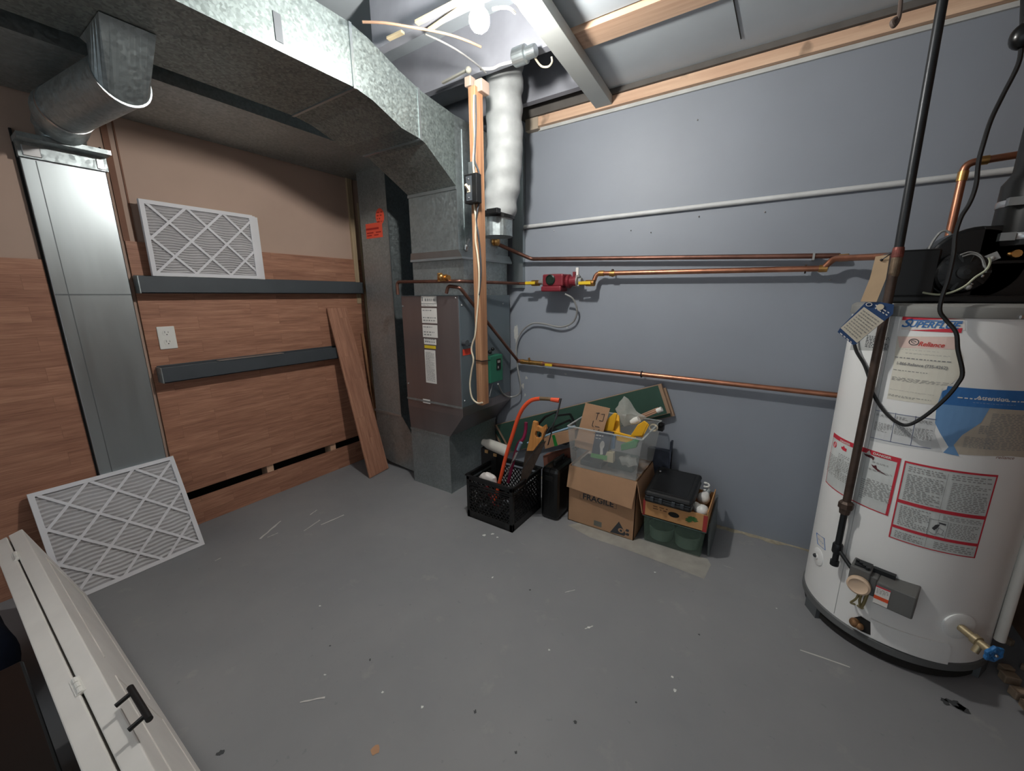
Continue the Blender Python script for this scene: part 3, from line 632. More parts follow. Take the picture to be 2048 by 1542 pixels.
# ================================================================ LEFT WALL OBJECTS
def ledge(name, label, y0, y1, zt, zb, dp):
    t = thing(name, label, 'shelf', (0, (y0+y1)/2, zb), 'wall ledges on the left wall')
    b = MB(); b.box((.011, y0, zb), (dp, y1, zb+.006)); b.box((dp-.006, y0, zb), (dp, y1, zt)); b.box((.011, y0, zb), (.016, y1, zt+.005)); b.build('rail', m_char, t, bevel=.0015)
    b = MB(); b.box((.011, y0-.004, zb), (dp, y0, zt)); b.build('end_cap', m_g2, t)
    b = MB(); b.box((.011, y1, zb), (dp, y1+.004, zt)); b.build('end_cap', m_g2, t)
    return t
ledge('wall_ledge', 'upper dark grey metal ledge that holds the stack of air filters', -1.637, -.412, 1.350, 1.270, .08)
ledge('wall_ledge', 'lower dark grey metal ledge below the wall outlet', -1.62, -.60, .908, .83, .08)
b = MB(); a = pX(432, 716, .05); c = pX(562, 703, .05); b.box((.045, a.y, .909), (.085, c.y, .912)); tag(b.build('flat_strip', m_g3), 'thin bright metal strip lying on the lower wall ledge', 'metal strip')
b = MB()
t = thing('wall_outlet', 'white duplex power outlet on the laminate wall above the lower ledge', 'outlet', (.011, -1.557, .993))
b = MB(); b.box((.011, -1.592, .993), (.018, -1.52, 1.107)); b.build('cover_plate', m_wpl, t, bevel=.003)
for z in (1.028, 1.074):
    b = MB(); b.lathe((.018, -1.556, z), (1, 0, 0), [(.017, 0), (.017, .002)], 20); r_ = b.build('socket', m_wpl, t)
    b = MB(); b.box((.0195, -1.564, z), (.0207, -1.5625, z+.010)); b.box((.0195, -1.5505, z), (.0207, -1.549, z+.008)); b.ball((.0195, -1.556, z-.008), .0026, u=8, v=6); b.build('slot', m_dark, r_)
# filters
def make_filter(W_, H_, th=.022, nx=5, ny=4, name='air_filter'):
    """local frame: width along Y, height Z, face at +X (x=0), back at -th"""
    fr_ = MB(); bw = .018
    for a, c in (((0, 0), (W_, bw)), ((0, H_-bw), (W_, H_)), ((0, bw), (bw, H_-bw)), ((W_-bw, bw), (W_, H_-bw))): fr_.box((-th, a[0], a[1]), (0, c[0], c[1]))
    gr = MB()
    def clip(p, d):
        lo, hi = -9, 9
        for k, m_ in ((0, W_), (1, H_)):
            if abs(d[k]) > 1e-9:
                t0 = (bw*.6-p[k])/d[k]; t1 = (m_-bw*.6-p[k])/d[k]; lo = max(lo, min(t0, t1)); hi = min(hi, max(t0, t1))
        return lo, hi
    st_ = .158
    for sgn in (1, -1):
        for k in range(-5, 9):
            p = (.022+k*st_, H_-bw*.6); d = (1, -sgn); lo, hi = clip(p, d); lo = max(lo, -9)
            if hi-lo > .04:
                xo = -.0025-(.001 if sgn > 0 else 0)
                gr.bar((xo, p[0]+d[0]*lo, p[1]+d[1]*lo), (xo, p[0]+d[0]*hi, p[1]+d[1]*hi), .011, .0016, (1, 0, 0))
    md = MB(); n_ = 26; rows = []
    for i in range(n_*2+1):
        z = bw*.5+(H_-bw)*i/(n_*2); x = -.006-(.010 if i % 2 else 0)
        rows.append([md.bm.verts.new((x, bw*.5+(W_-bw)*j/24, z+.002*math.sin(j*1.1+i*.13))) for j in range(25)])
    for i in range(n_*2):
        for j in range(24): md.bm.faces.new((rows[i][j], rows[i][j+1], rows[i+1][j+1], rows[i+1][j]))
    return fr_, gr, md
m_fm = M('pleated_media', (203, 201, 202), .9, var=.04); m_ff = M('white_card_frame', (226, 225, 228), .7, var=.02)
def place_filter(W_, H_, mat, label, grp, nx, ny):
    loc = mat.to_translation(); t = bpy.data.objects.new('air_filter', None); COL.objects.link(t); t.matrix_world = mat
    t['label'] = label; t['category'] = 'air filter'; t['_wl'] = [0, 0, 0]
    if grp: t['group'] = grp
    f_, g_, m_ = make_filter(W_, H_, nx=nx, ny=ny)
    f_.build('frame', m_ff, t); g_.build('lattice', m_ff, t); m_.build('media', m_fm, t)
    return t
def lean(xb, y0, zb, xt, H_):
    """bottom front edge at (xb,y0,zb), top front x = xt"""
    a = math.asin((xb-xt)/H_); return Matrix.Translation((xb, y0, zb)) @ Matrix.Rotation(-a, 4, 'Y')
H1 = .345
place_filter(.485, H1, lean(.073, -1.580, 1.352, .078, H1), 'front air filter of the stack on the upper wall ledge', 'air filters stacked on the ledge', 6, 4)
src = bpy.data.objects[[o.name for o in COL.objects if o.name.startswith('air_filter')][-1]]
def dup(root, mat, label, grp=None):
    r = root.copy(); COL.objects.link(r); r.matrix_world = mat; r['label'] = label
    if grp: r['group'] = grp
    for ch in list(root.children):
        c = ch.copy(); COL.objects.link(c); c.parent = r
        for g in ch.children:
            d = g.copy(); COL.objects.link(d); d.parent = c
    return r
dup(src, lean(.050, -1.556, 1.352, .055, H1), 'middle air filter in the stack on the upper wall ledge, showing only its right edge')
dup(src, lean(.026, -1.532, 1.352, .031, H1), 'rearmost air filter of the stack on the upper ledge, set furthest right')
H2 = .49
place_filter(.495, H2, lean(.262, -2.132, .002, .05, H2), 'square air filter standing on the floor and leaning against the wall duct', None, 6, 6)

# leaning laminate plank
t = thing('laminate_plank', 'loose wood laminate plank leaning against the left wall beside the ducts', 'plank', (.32, -.6, 0))
zt = 1.17; b = MB()
b.hexa([(.335, -.683, 0), (.345, -.683, .004), (.322, -.50, .006), (.312, -.50, .002)], [(.018, -.672, zt), (.028, -.672, zt+.003), (.026, -.522, zt+.004), (.016, -.522, zt)])
b.build('board', m_lamv, t)
b = MB(); b.hexa([(.12, -.40, 0), (.13, -.40, 0), (.13, -.375, 0), (.12, -.375, 0)], [(.02, -.42, .98), (.03, -.42, .98), (.03, -.40, .98), (.02, -.40, .98)]); tag(b.build('wood_lath', m_pine), 'thin pale lath leaning behind the loose laminate plank', 'lath')

# ================================================================ BIFOLD DOOR
h = .386; tilt = math.atan2(.115, .386); Lz = .402
D = Matrix.Translation((.27, -2.065, 0)) @ Matrix.Rotation(tilt, 4, 'X')
t = thing('bifold_door', 'white folded bifold door lying on its long edge in the foreground', 'door', (1.2, -2.12, 0))
LEN = 1.98
for k, (ya, yb) in enumerate(((-.037, 0), (-.080, -.0415))):
    b = MB(); b.box((0, ya, 0.012), (LEN, yb, Lz)); b.xf(D); lf = b.build('leaf', m_wpaint, t, bevel=.003)
b = MB(); b.box((.12, 0, .08), (.9, .002, .083)); b.box((.12, 0, .30), (.9, .002, .303)); b.box((1.0, 0, .08), (1.88, .002, .083)); b.box((1.0, 0, .30), (1.88, .002, .303)); b.box((.12, 0, .08), (.123, .002, .30)); b.box((1.0, 0, .08), (1.003, .002, .30)); b.xf(D); b.build('panel_moulding', m_wpaint, t)
def door_at(px, py):
    # point of the upper door edge seen at this place
    d = (px-1024)/F_PX*AR-(py-771)/F_PX*AU+AF; zt_ = .386; return V(CAM+d*((zt_-CAM[2])/d[2]))
for px, py in ((27, 1107), (138, 1372)):
    xx = door_at(px, py).x-.27; b = MB()
    for k in range(3): b.cyl((xx-.03+k*.021, -.0395, Lz+.001), (xx-.011+k*.021, -.0395, Lz+.001), .0055, 10)
    b.box((xx-.03, -.048, Lz-.001), (xx+.032, -.031, Lz+.002)); b.xf(D); b.build('hinge', m_wpl, t)
# handle on the near leaf
def on_leaf(px, py):
    n_ = D.to_3x3() @ V((0, 1, 0)); o_ = D @ V((0, 0, 0)); d = V((px-1024)/F_PX*AR-(py-771)/F_PX*AU+AF); c = V(CAM)
    return D.inverted() @ (c+d*((o_-c).dot(n_)/d.dot(n_)))
fA = on_leaf(234, 1415); fB = on_leaf(254, 1458); zz = (fA.z+fB.z)/2
hd = MB(); hd.cyl((fA.x-.018, .030, zz), (fB.x+.018, .030, zz), .0062, 16)
for xx in (fA.x, fB.x): hd.cyl((xx, 0, zz), (xx, .030, zz), .0048, 12)
hd.xf(D); lab(hd.build('handle', m_blk, t, smooth=True), 'black bar handle')
# things behind the door
b = MB(); rnd = random.Random(4)
b.ball((.62, -2.40, .16), .17, 1.4, .75, .95, 24, 16)
for v in b.bm.verts:
    v.co += V((math.sin(v.co.z*31+v.co.x*9), math.cos(v.co.x*27), math.sin(v.co.y*33+v.co.x*17)))*.008; v.co.z = max(v.co.z, 0)
tag(b.build('cloth_bag', M('navy_cloth', (22, 34, 58), .85, var=.2, vs=20), smooth=True), 'dark navy cloth bag on the floor behind the folded door', 'bag')
t = thing('storage_tote', 'black plastic storage tote behind the folded door at the lower left corner', 'tote', (1.6, -2.48, 0))
b = MB(); b.hexa([(1.1, -2.66, 0), (1.9, -2.66, 0), (1.9, -2.30, 0), (1.1, -2.30, 0)], [(1.06, -2.68, .30), (1.94, -2.68, .30), (1.94, -2.29, .30), (1.06, -2.29, .30)]); b.build('body', m_blk, t, bevel=.01)
b = MB(); b.box((1.05, -2.69, .30), (1.95, -2.275, .325)); b.build('lid', m_blkg, t, bevel=.006)

# ================================================================ WATER HEATER
HC = V((3.09, -.375, 0)); HR = .26
def cylf(s, z, h=0): a = s/HR; return V((HC.x+(HR+h)*math.cos(a), HC.y+(HR+h)*math.sin(a), z))
def HP(px, py, r=HR):
    d = (px-1024)/F_PX*AR-(py-771)/F_PX*AU+AF; ox, oy = CAM[0]-HC.x, CAM[1]-HC.y
    A_ = d[0]**2+d[1]**2; B_ = 2*(ox*d[0]+oy*d[1]); C_ = ox*ox+oy*oy-r*r; D_ = max(0, B_*B_-4*A_*C_)
    k = (-B_-math.sqrt(D_))/(2*A_); p = CAM+d*k; return (math.atan2(p[1]-HC.y, p[0]-HC.x)*HR, float(p[2]))
t = thing('water_heater', 'large white gas water heater with red warning labels at the right', 'water heater', (HC.x, HC.y, 0))
b = MB(); b.lathe(HC, (0, 0, 1), [(HR-.01, .062), (HR, .066), (HR, 1.186)], 96); b.build('jacket', m_white, t, smooth=True)
m_cap = M('grey_cap_paint', (140, 140, 136), .5, var=.05)
b = MB(); b.lathe(HC, (0, 0, 1), [(HR+.004, 1.181), (HR+.006, 1.185), (HR+.005, 1.212), (HR-.006, 1.220), (.01, 1.222)], 96); b.build('top_cap', m_cap, t, smooth=True)
b = MB(); b.lathe(HC, (0, 0, 1), [(HR+.001, .040), (HR+.005, .044), (HR+.005, .068), (HR, .072)], 96); b.build('base_ring', M('dark_grey_ring', (98, 100, 100), .5), t, smooth=True)
b = MB(); b.lathe(HC, (0, 0, 1), [(HR-.008, .006), (HR-.008, .045)], 64)
b.build('base_gap_shade', m_dark, t)  # black drum stands in for the shadowed gap under the base ring
for a in (205, 90, 330):
    a = math.radians(a); b = MB(); c = HC+V((math.cos(a), math.sin(a), 0))*(HR-.02); b.box((-.02, -.035, 0), (.024, .035, .045), Matrix.Translation(c) @ Matrix.Rotation(a, 4, 'Z')); b.build('foot', M('foot_grey', (88, 92, 94), .6), t)
b = MB(); b.ball(cylf(*HP(2038, 634), .006), .006, u=8, v=6); b.build('screw', m_steel, t)
ST = .018
def lbl(name, pts, h, mat, parent, label=None):
    b = MB(); patch(b, [HP(*p) for p in pts], cylf, h, ST); o = b.build(name, mat, parent)
    if label: o['label'] = label
    return o
# fold line of the jacket
b = MB(); s0, z0 = HP(1716, 900); b.tube([cylf(s0+.03, .08, .0004), cylf(s0+.03, 1.16, .0004)], .0008, 6); b.build('jacket_seam', M('seam_grey', (170, 170, 168), .5), t)
# SUPERFLUE badge
L1 = lbl('label', [(1803, 631), (1930, 633), (1930, 661), (1803, 659)], .0006, m_paper, t, 'superflue badge')
tl = HP(1806, 633); tr = HP(1928, 635); bl = HP(1800, 657); W_ = tr[0]-tl[0]
z1 = tl[1]; z0 = HP(1806, 660)[1]; Hh = z1-z0
b = MB(); patch(b, [(tl[0], z1), (tr[0], z1-.002), (tl[0], z1-Hh*.27)], cylf, .0012, ST); patch(b, [(tl[0]+W_*.15, z0+.0), (tr[0]+.002, z0), (tr[0]+.002, z0+Hh*.34)], cylf, .0012, ST); b.build('red_flash', m_red, L1)
b = MB(); text(b, 'S', cylf, tl[0], z0+Hh*.24, Hh*.86, .0016, .35, 1.25, bold=.0006); text(b, 'UPERFLUE', cylf, tl[0]+W_*.145, z0+Hh*.27, Hh*.62, .0016, .35, .92, bold=.0006)
rect(b, tl[0]+W_*.12, z1-Hh*.27, tr[0], z1-Hh*.19, cylf, .0014, ST); b.build('lettering', m_blue, L1)
# service sticker (torn)
L2 = lbl('label', [(1795, 672), (1912, 673), (1927, 716), (1922, 752), (1894, 774), (1884, 778), (1878, 811), (1774, 797), (1786, 735)], .0006, M('cream_sticker', (222, 218, 204), .7, var=.03), t, 'torn cream service sticker')
b = MB(); patch(b, [HP(*p) for p in ((1796, 673), (1912, 674), (1916, 699), (1799, 695))], cylf, .0010, ST); b.build('header_band', M('pink_band', (224, 198, 188), .7), L2)
c = HP(1836, 690); b = MB(); text(b, 'Reliance', cylf, c[0], c[1]-.002, .0185, .0018, .3, .88, bold=.0004); b.build('lettering', M('red_letter', (200, 66, 60), .6), L2)
b = MB(); c = HP(1828, 684); pts = [cylf(c[0]+.011*math.cos(2*PI*i/20), c[1]+.009*math.sin(2*PI*i/20), .0014) for i in range(21)]; b.tube(pts, .0011, 5); pts = [cylf(c[0]+.006*math.cos(2*PI*i/12+.5), c[1]+.004*math.sin(2*PI*i/12), .0014) for i in range(10)]; b.tube(pts, .0009, 5); b.build('emblem', m_ink2, L2)
b = MB(); c = HP(1793, 727); text(b, '1-866-Reliance (735-4262)', cylf, c[0]+.0, c[1]-.002, .0125, .0018, 0, .84, bold=.0003); 
rnd = random.Random(31)
def wd(b, p0, p1, rows, wl=.07, h=.0016):
    a = HP(*p0); c = HP(*p1); words(b, a[0], c[0], c[1], a[1], rows, cylf, h, rnd, wl=wl)
wd(b, (1798, 698), (1880, 704), 1); wd(b, (1812, 705), (1900, 714), 2); wd(b, (1790, 716), (1905, 722), 1, .05)
wd(b, (1787, 740), (1860, 746), 1); wd(b, (1785, 752), (1905, 775), 5); wd(b, (1780, 778), (1868, 790), 3); wd(b, (1777, 791), (1862, 800), 2, .06)
b.build('print', m_ink, L2)
# spec table
L3 = lbl('label', [(1752, 820), (1874, 838), (1868, 865), (1885, 905), (1860, 901), (1740, 881)], .0005, M('spec_label_paper', (214, 216, 216), .7), t, 'printed specification table')
b = MB()
for p, q in (((1752, 820), (1873, 839)), ((1741, 874), (1862, 897))):
    a, c = HP(*p), HP(*q); n_ = 8
    b.tube([cylf(a[0]+(c[0]-a[0])*i/n_, a[1]+(c[1]-a[1])*i/n_, .001) for i in range(n_+1)], .0009, 5)
for i in range(1, 3):
    a, c = HP(1752+40*i, 820+6*i), HP(1741+40*i, 875+8*i); b.tube([cylf(*a, .001), cylf(*c, .001)], .0006, 5)
b.build('table_rule', M('blue_rule', (92, 102, 140), .6), L3)
b = MB()
for i in range(3):
    wd(b, (1754+40*i, 826+6*i), (1784+40*i, 838+6*i), 4, .16); wd(b, (1751+40*i, 842+6*i), (1782+40*i, 868+7*i), 9, .12)
b.build('print', m_ink, L3)
# torn blue notice
L4 = lbl('label', [(1912, 908), (1905, 885), (1924, 870), (1962, 845), (1980, 815), (2090, 822), (2090, 915), (2020, 912)], .0005, M('tan_paper', (190, 180, 164), .7, var=.05), t, 'yellowed notice sheet')
b = MB(); wd(b, (1985, 826), (2080, 900), 22, .06); wd(b, (1930, 872), (1985, 900), 9, .1); wd(b, (1960, 850), (1985, 870), 5, .2); b.build('print', m_ink, L4)
b = MB(); c = HP(1990, 914); text(b, 'reliance', cylf, c[0], c[1]-.004, .013, .0018, .25, 1.1); b.build('lettering', M('rose_letter', (150, 108, 100), .7), t)
L5 = lbl('label', [(1886, 905), (1897, 894), (1880, 866), (1870, 846), (1873, 812), (1885, 782), (1894, 772), (2092, 782), (2092, 822), (1980, 815), (1962, 845), (1924, 870), (1907, 890), (1918, 912), (1902, 909)], .0009, m_lblue, t, 'torn blue notice')
b = MB(); patch(b, [HP(*p) for p in ((1896, 772), (2092, 782), (2092, 821), (1979, 816), (1884, 808), (1884, 784))], cylf, .0012, ST); bn = b.build('blue_band', m_blue, L5)
b = MB(); c = HP(1952, 795); text(b, 'Attention', cylf, c[0], c[1]-.004, .014, .0022, 0, 1.2, bold=.0003); wd(b, (1914, 797), (2048, 801), 1, .05, .002); wd(b, (1945, 805), (2030, 810), 1, .05, .002); b.build('lettering', m_paper, bn)
# tear flags
b = MB(); a = HP(1890, 778); patch(b, [HP(*p) for p in ((1896, 770), (1893, 779), (1884, 782), (1887, 776))], cylf, .0016, ST); b.build('torn_edge', m_paper, t)
# red warning labels
def redlabel(poly, bw, label):
    o = lbl('label', poly, .0005, M('pale_print_paper', (208, 212, 210), .7), t, label)
    S_ = [HP(*p) for p in poly]; n_ = len(S_); b = MB()
    for i in range(n_):
        a, c = S_[i], S_[(i+1) % n_]; w_ = bw[i]; m_ = 10
        A_ = np.array(a); C_ = np.array(c); d = (C_-A_)/np.hypot(*(C_-A_)); nn = np.array((d[1], -d[0]))*w_
        for k in range(m_):
            q0 = A_+(C_-A_)*k/m_; q1 = A_+(C_-A_)*(k+1)/m_
            b.poly([cylf(*q0, .0014), cylf(*q1, .0014), cylf(*(q1+nn), .0014), cylf(*(q0+nn), .0014)])
    b.build('red_border', m_red, o); return o, S_
LA, S_ = redlabel([(1669, 865), (1803, 917), (1776, 1032), (1652, 963)], [.016, .007, .0035, .002], 'danger warning label')
def wA(b, p0, p1, rows, wl=.1): wd(b, p0, p1, rows, wl)
b = MB()
for x0, y0, x1, y1, r in ((1661, 903, 1676, 958, 14), (1679, 905, 1692, 968, 16), (1725, 955, 1732, 1000, 10), (1737, 938, 1785, 950, 3), (1735, 955, 1778, 1008, 14), (1745, 925, 1780, 932, 2)):
    a = HP(x0, y0); c = HP(x1, y1)
    words(b, a[0], c[0], c[1], a[1], r, cylf, .0016, rnd, wl=.14)
b.build('print', m_ink, LA)
b = MB(); c = HP(1747, 906); d_ = HP(1775, 916); rt = math.atan2((d_[1]-c[1]), (d_[0]-c[0])); text(b, 'DANGER', cylf, c[0], c[1]-.0035, .0105, .0022, 0, 1.15, bold=.0003, rot=rt*0+math.atan2(S_[1][1]-S_[0][1], S_[1][0]-S_[0][0])*0)
c = HP(1682, 880); text(b, 'DANGER', cylf, c[0], c[1]-.004, .0105, .0022, 0, 1.15, bold=.0003); c = HP(1739, 904); patch(b, [(c[0]-.007, c[1]-.006), (c[0]+.007, c[1]-.006), (c[0], c[1]+.007)], cylf, .002); b.build('lettering', m_paper, LA)
b = MB(); c = HP(1671, 889); b.tube([cylf(c[0]+.010*math.cos(2*PI*i/20), c[1]+.010*math.sin(2*PI*i/20), .0014) for i in range(21)], .0012, 5); b.tube([cylf(c[0]-.007, c[1]+.007, .0014), cylf(c[0]+.007, c[1]-.007, .0014)], .0012, 5)
c = HP(1689, 897); patch(b, [(c[0]-.014, c[1]-.004), (c[0]-.004, c[1]-.008), (c[0]+.012, c[1]-.008), (c[0]+.012, c[1]+.003), (c[0]+.003, c[1]+.003), (c[0]-.003, c[1]+.010), (c[0]-.007, c[1]+.003), (c[0]-.014, c[1]+.003)], cylf, .0016, ST); b.build('pictogram', m_red, LA)
b = MB(); c = HP(1740, 912); patch(b, [(c[0]-.02, c[1]+.002), (c[0]-.012, c[1]-.004), (c[0]+.008, c[1]-.006), (c[0]+.012, c[1]-.012), (c[0]+.014, c[1]), (c[0]+.006, c[1]+.004), (c[0]-.006, c[1]+.003)], cylf, .0016, ST)
c = HP(1757, 940); patch(b, [(c[0]-.022, c[1]+.012), (c[0]-.014, c[1]+.010), (c[0]-.008, c[1]+.014), (c[0]-.004, c[1]+.004), (c[0]+.026, c[1]-.010), (c[0], c[1]-.005), (c[0]-.016, c[1]+.004)], cylf, .0016, ST); b.build('pictogram', M('dark_red_print', (84, 34, 40), .7), LA)
LB, S_ = redlabel([(1810, 921), (1996, 950), (1949, 1116), (1777, 1073)], [.006, .0035, .003, .0035], 'lighting instructions label')
def L4f(u, v):
    TL, TR, BR, BL = [np.array(p) for p in S_]; p = (BL*(1-u)+BR*u)*(1-v)+(TL*(1-u)+TR*u)*v; return p
for v0, v1 in ((.475, .495), (.145, .16)):
    b = MB()
    for k in range(12):
        u0, u1 = k/12, (k+1)/12; b.poly([cylf(*L4f(u0, v0), .0014), cylf(*L4f(u1, v0), .0014), cylf(*L4f(u1, v1+.02), .0014), cylf(*L4f(u0, v1+.02), .0014)])
    b.build('red_rule', m_red, LB)
b = MB(); fB_ = lambda u, v, h=0: cylf(*L4f(u, v), h)
for u0, u1, v0, v1, r in ((.06, .46, .88, .955, 3), (.06, .46, .53, .86, 15), (.52, .96, .88, .955, 3), (.54, .96, .53, .86, 16), (.06, .40, .20, .455, 11), (.53, .96, .40, .455, 3), (.62, .95, .2, .38, 9), (.06, .38, .03, .12, 4), (.5, .96, .03, .12, 4)): words(b, u0, u1, v0, v1, r, fB_, .0016, rnd, wl=.09)
for u_, v0, v1 in ((.475, .5, .95), (.49, .17, .46), (.41, .02, .14)): b.poly([fB_(u_, v0, .0016), fB_(u_+.004, v0, .0016), fB_(u_+.004, v1, .0016), fB_(u_, v1, .0016)])
b.build('print', m_ink, LB)
b = MB(); 
for pts in (((.40, .18), (.40, .38), (.60, .38), (.60, .18), (.40, .18)), ((.42, .22), (.47, .20), (.53, .22), (.58, .21)), ((.50, .22), (.51, .29), (.57, .27), (.56, .22))): b.tube([fB_(u_, v_2, .0014) for u_, v_2 in pts], .0005, 4)
patch(b, [(.44, .27), (.47, .32), (.52, .34), (.50, .29), (.47, .25)], fB_, .0018); patch(b, [(.50, .36), (.58, .355), (.58, .335), (.50, .345)], fB_, .0018); b.build('diagram', m_ink2, LB)
# small blue sticker + left flange
L6 = lbl('label', [(1633, 1064), (1650, 1076), (1652, 1102), (1635, 1088)], .0006, m_paper, t, 'small blue and white sticker')
b = MB(); S_ = [HP(*p) for p in ((1634, 1066), (1649, 1077), (1651, 1100), (1636, 1087))]; b.tube([cylf(*p, .001) for p in S_+S_[:1]], .0014, 5); wd(b, (1637, 1075), (1648, 1090), 4, .3); b.build('border', m_blue, L6)
def radial(px, py): s, z = HP(px, py); a = s/HR; return cylf(s, z, 0), V((math.cos(a), math.sin(a), 0)), V((-math.sin(a), math.cos(a), 0)), s, z
p, e, tg, s, z = radial(1636, 1113); b = MB(); b.lathe(p-e*.004, e, [(.034, 0), (.034, .006), (.026, .009), (.01, .009), (.01, .012)], 24); b.build('port_cover', m_white, t, smooth=True)
b = MB(); p2_, *_ = radial(1635, 1111); b.ball(p2_+e*.008, .008); b.build('port_hole', m_ink2, t)
# small plate label under the tag
L7 = lbl('label', [(1712, 645), (1792, 631), (1776, 702), (1700, 700)], .0005, M('grey_rating_plate', (190, 192, 190), .6), t, 'grey rating plate')
b = MB(); wd(b, (1735, 670), (1776, 700), 8, .1); b.build('print', m_ink2, L7)
# gas valve
p, e, tg, s, z = radial(1768, 1170)
Rm = Matrix((e, tg, V((0, 0, 1)))).transposed().to_4x4(); Rm.translation = p
m_val = M('valve_grey', (104, 104, 102), .5, .15, var=.08)
vt = thing('gas_valve', 'grey gas control valve with pale round dial on the front of the water heater', 'valve', tuple(p))
Rm = Rm @ Matrix.Translation((0, -.002, .003)) @ Matrix.Scale(.84, 4)
b = MB(); b.box((-.02, -.012, -.05), (.085, .10, .045), Rm); b.box((-.02, -.05, -.04), (.06, -.012, .045), Rm); b.box((-.02, -.10, -.02), (.065, -.035, .06), Rm); b.build('body', m_val, vt, bevel=.004)
b = MB(); b.box((0, -.09, .06), (.05, -.04, .066), Rm)
for k in range(4): b.cyl(Rm @ V((.02+.01*k, -.085+.012*k, .06)), Rm @ V((.02+.01*k, -.085+.012*k, .072)), .006, 8)
b.box((.0, -.035, .045), (.02, .03, .062), Rm); b.build('fitting', m_iron, vt)
kp = Rm @ V((.067, -.062, -.005))
b = MB(); b.lathe(kp, e, [(.030, 0), (.032, .004), (.032, .014), (.026, .018), (.022, .015), (.004, .015)], 28); b.build('dial', M('peach_dial', (226, 198, 170), .5), vt, smooth=True)
b = MB(); f2 = lambda u_, v_2, h_=0: Rm @ V((.0855+h_, u_, v_2)); f3 = lambda u_, v_2, h_=0: Rm @ V((.0605+h_, u_, v_2))
rect(b, -.012, -.045, .03, .032, f2, .0006); lv = b.build('label', m_paper, vt); b = MB(); rect(b, -.012, -.025, .03, -.01, f2, .0012); b.build('orange_band', M('orange_print', (220, 82, 40), .6), lv); b = MB(); rect(b, -.012, .026, .03, .032, f2, .0012); b.build('red_band', m_red, lv)
b = MB(); words(b, -.008, .026, .0, .022, 4, f2, .0012, random.Random(2), wl=.2); b.build('print', m_ink, lv)
# burner supply tubes under the valve
b = MB()
for k, (dx, cc) in enumerate(((-.05, .004), (-.035, .005), (-.06, .0035))):
    b.tube(smooth_path([Rm @ V((.03, dx, -.04)), Rm @ V((.035, dx-.004, -.09)), Rm @ V((.022, dx-.01*k, -.13)), Rm @ V((-.01, dx-.01, -.15))]), cc, 8)
b.build('burner_tube', M('tarnished_brass', (150, 140, 100), .45, .7), vt, smooth=True)
# burner opening, access panel
op = [(1706, 1235), (1722, 1232), (1745, 1246), (1746, 1272), (1722, 1262), (1706, 1250)]
lbl('burner_opening', op, .0012, m_dark, t); b = MB(); p_, e_, *_ = radial(1712, 1243); b.ball(p_+e_*.01, .016); p_, e_, *_ = radial(1722, 1250); b.ball(p_+e_*.012, .012); b.build('burner_fitting', M('rusty_brass', (140, 104, 72), .6, .5, var=.3, vs=60), t)
b = MB(); pl = [HP(*q) for q in ((1742, 1236), (1860, 1278), (1896, 1286), (1900, 1296), (1892, 1326), (1742, 1272))]; patch(b, pl, cylf, .006, ST); 
for q, r_ in zip(pl, pl[1:]+pl[:1]):
    n_ = 6
    for k in range(n_):
        a_ = (q[0]+(r_[0]-q[0])*k/n_, q[1]+(r_[1]-q[1])*k/n_); c_ = (q[0]+(r_[0]-q[0])*(k+1)/n_, q[1]+(r_[1]-q[1])*(k+1)/n_)
        b.poly([cylf(*a_, 0), cylf(*c_, 0), cylf(*c_, .006), cylf(*a_, .006)])
b.build('access_panel', m_white, t)
# drain
p, e, tg, s, z = radial(1918, 1252); b = MB(); b.lathe(p-e*.004, e, [(.046, 0), (.046, .006), (.036, .010), (.02, .010)], 32); b.build('drain_escutcheon', m_white, t, smooth=True)
dv = thing('drain_valve', 'brass drain valve with a blue wheel handle low on the water heater', 'valve', tuple(p))
d1 = p+e*.11+V((.018, 0, -.008)); b = MB(); ax = (d1-p).normalized(); b.lathe(p, ax, [(.012, 0), (.012, .04), (.016, .042), (.016, .056), (.011, .058), (.012, .075), (.012, .088)], 14); b.tube([p+ax*.06, p+ax*.06+V((-.01, -.01, -.03))], .009, 10); b.build('body', M('old_brass', (176, 160, 128), .45, .6, var=.25, vs=40), dv, smooth=True)
b = MB(); c = p+ax*.095; uu = ax.orthogonal().normalized(); ww = ax.cross(uu)
b.tube([c+(uu*math.cos(2*PI*i/24)+ww*math.sin(2*PI*i/24))*(.021+.003*math.cos(i*PI/2)) for i in range(25)], .006, 8)
for i in range(4): b.bar(c, c+(uu*math.cos(PI*i/2)+ww*math.sin(PI*i/2))*.02, .006, .006)
b.build('handle', M('blue_handle', (40, 110, 170), .45), dv, smooth=True); b = MB(); b.ball(c+ax*.006, .005); b.build('screw', m_steel, dv)
b = MB(); b.cyl((3.335, -.50, .14), (3.325, -.50, 1.15), .0135, 20); tag(b.build('overflow_pipe', m_wpl, smooth=True), 'white plastic overflow pipe at the right side of the water heater', 'pipe')

# gas pipe
GY = -.575; GX = (pY(1800, 490, GY).x+pY(1690, 1000, GY).x)/2
t = thing('gas_pipe', 'black iron gas pipe dropping from the ceiling in front of the water heater', 'pipe', (GX, GY, .27))
zc = pY(1797, 500, GY).z
b = MB(); b.cyl((GX-.012, GY, 2.285), (GX+.004, GY, zc), .0115, 20); b.build('upper_pipe', m_iron, t, smooth=True)
b = MB(); b.lathe((GX+.004, GY, zc), (0, 0, -1), [(.013, -.008), (.0142, 0), (.0142, .020), (.0125, .024)], 20); b.build('coupling', M('red_brown_coupling', (128, 72, 64), .5, .4, var=.3, vs=50), t)
b = MB(); b.lathe((GX+.004, GY, zc-.018), (0, 0, -1), [(.0125, 0), (.0135, .006), (.0135, .05), (.012, .06)], 20); b.build('reducer', M('tarnished_reducer', (112, 96, 78), .5, .5, var=.3, vs=50), t)
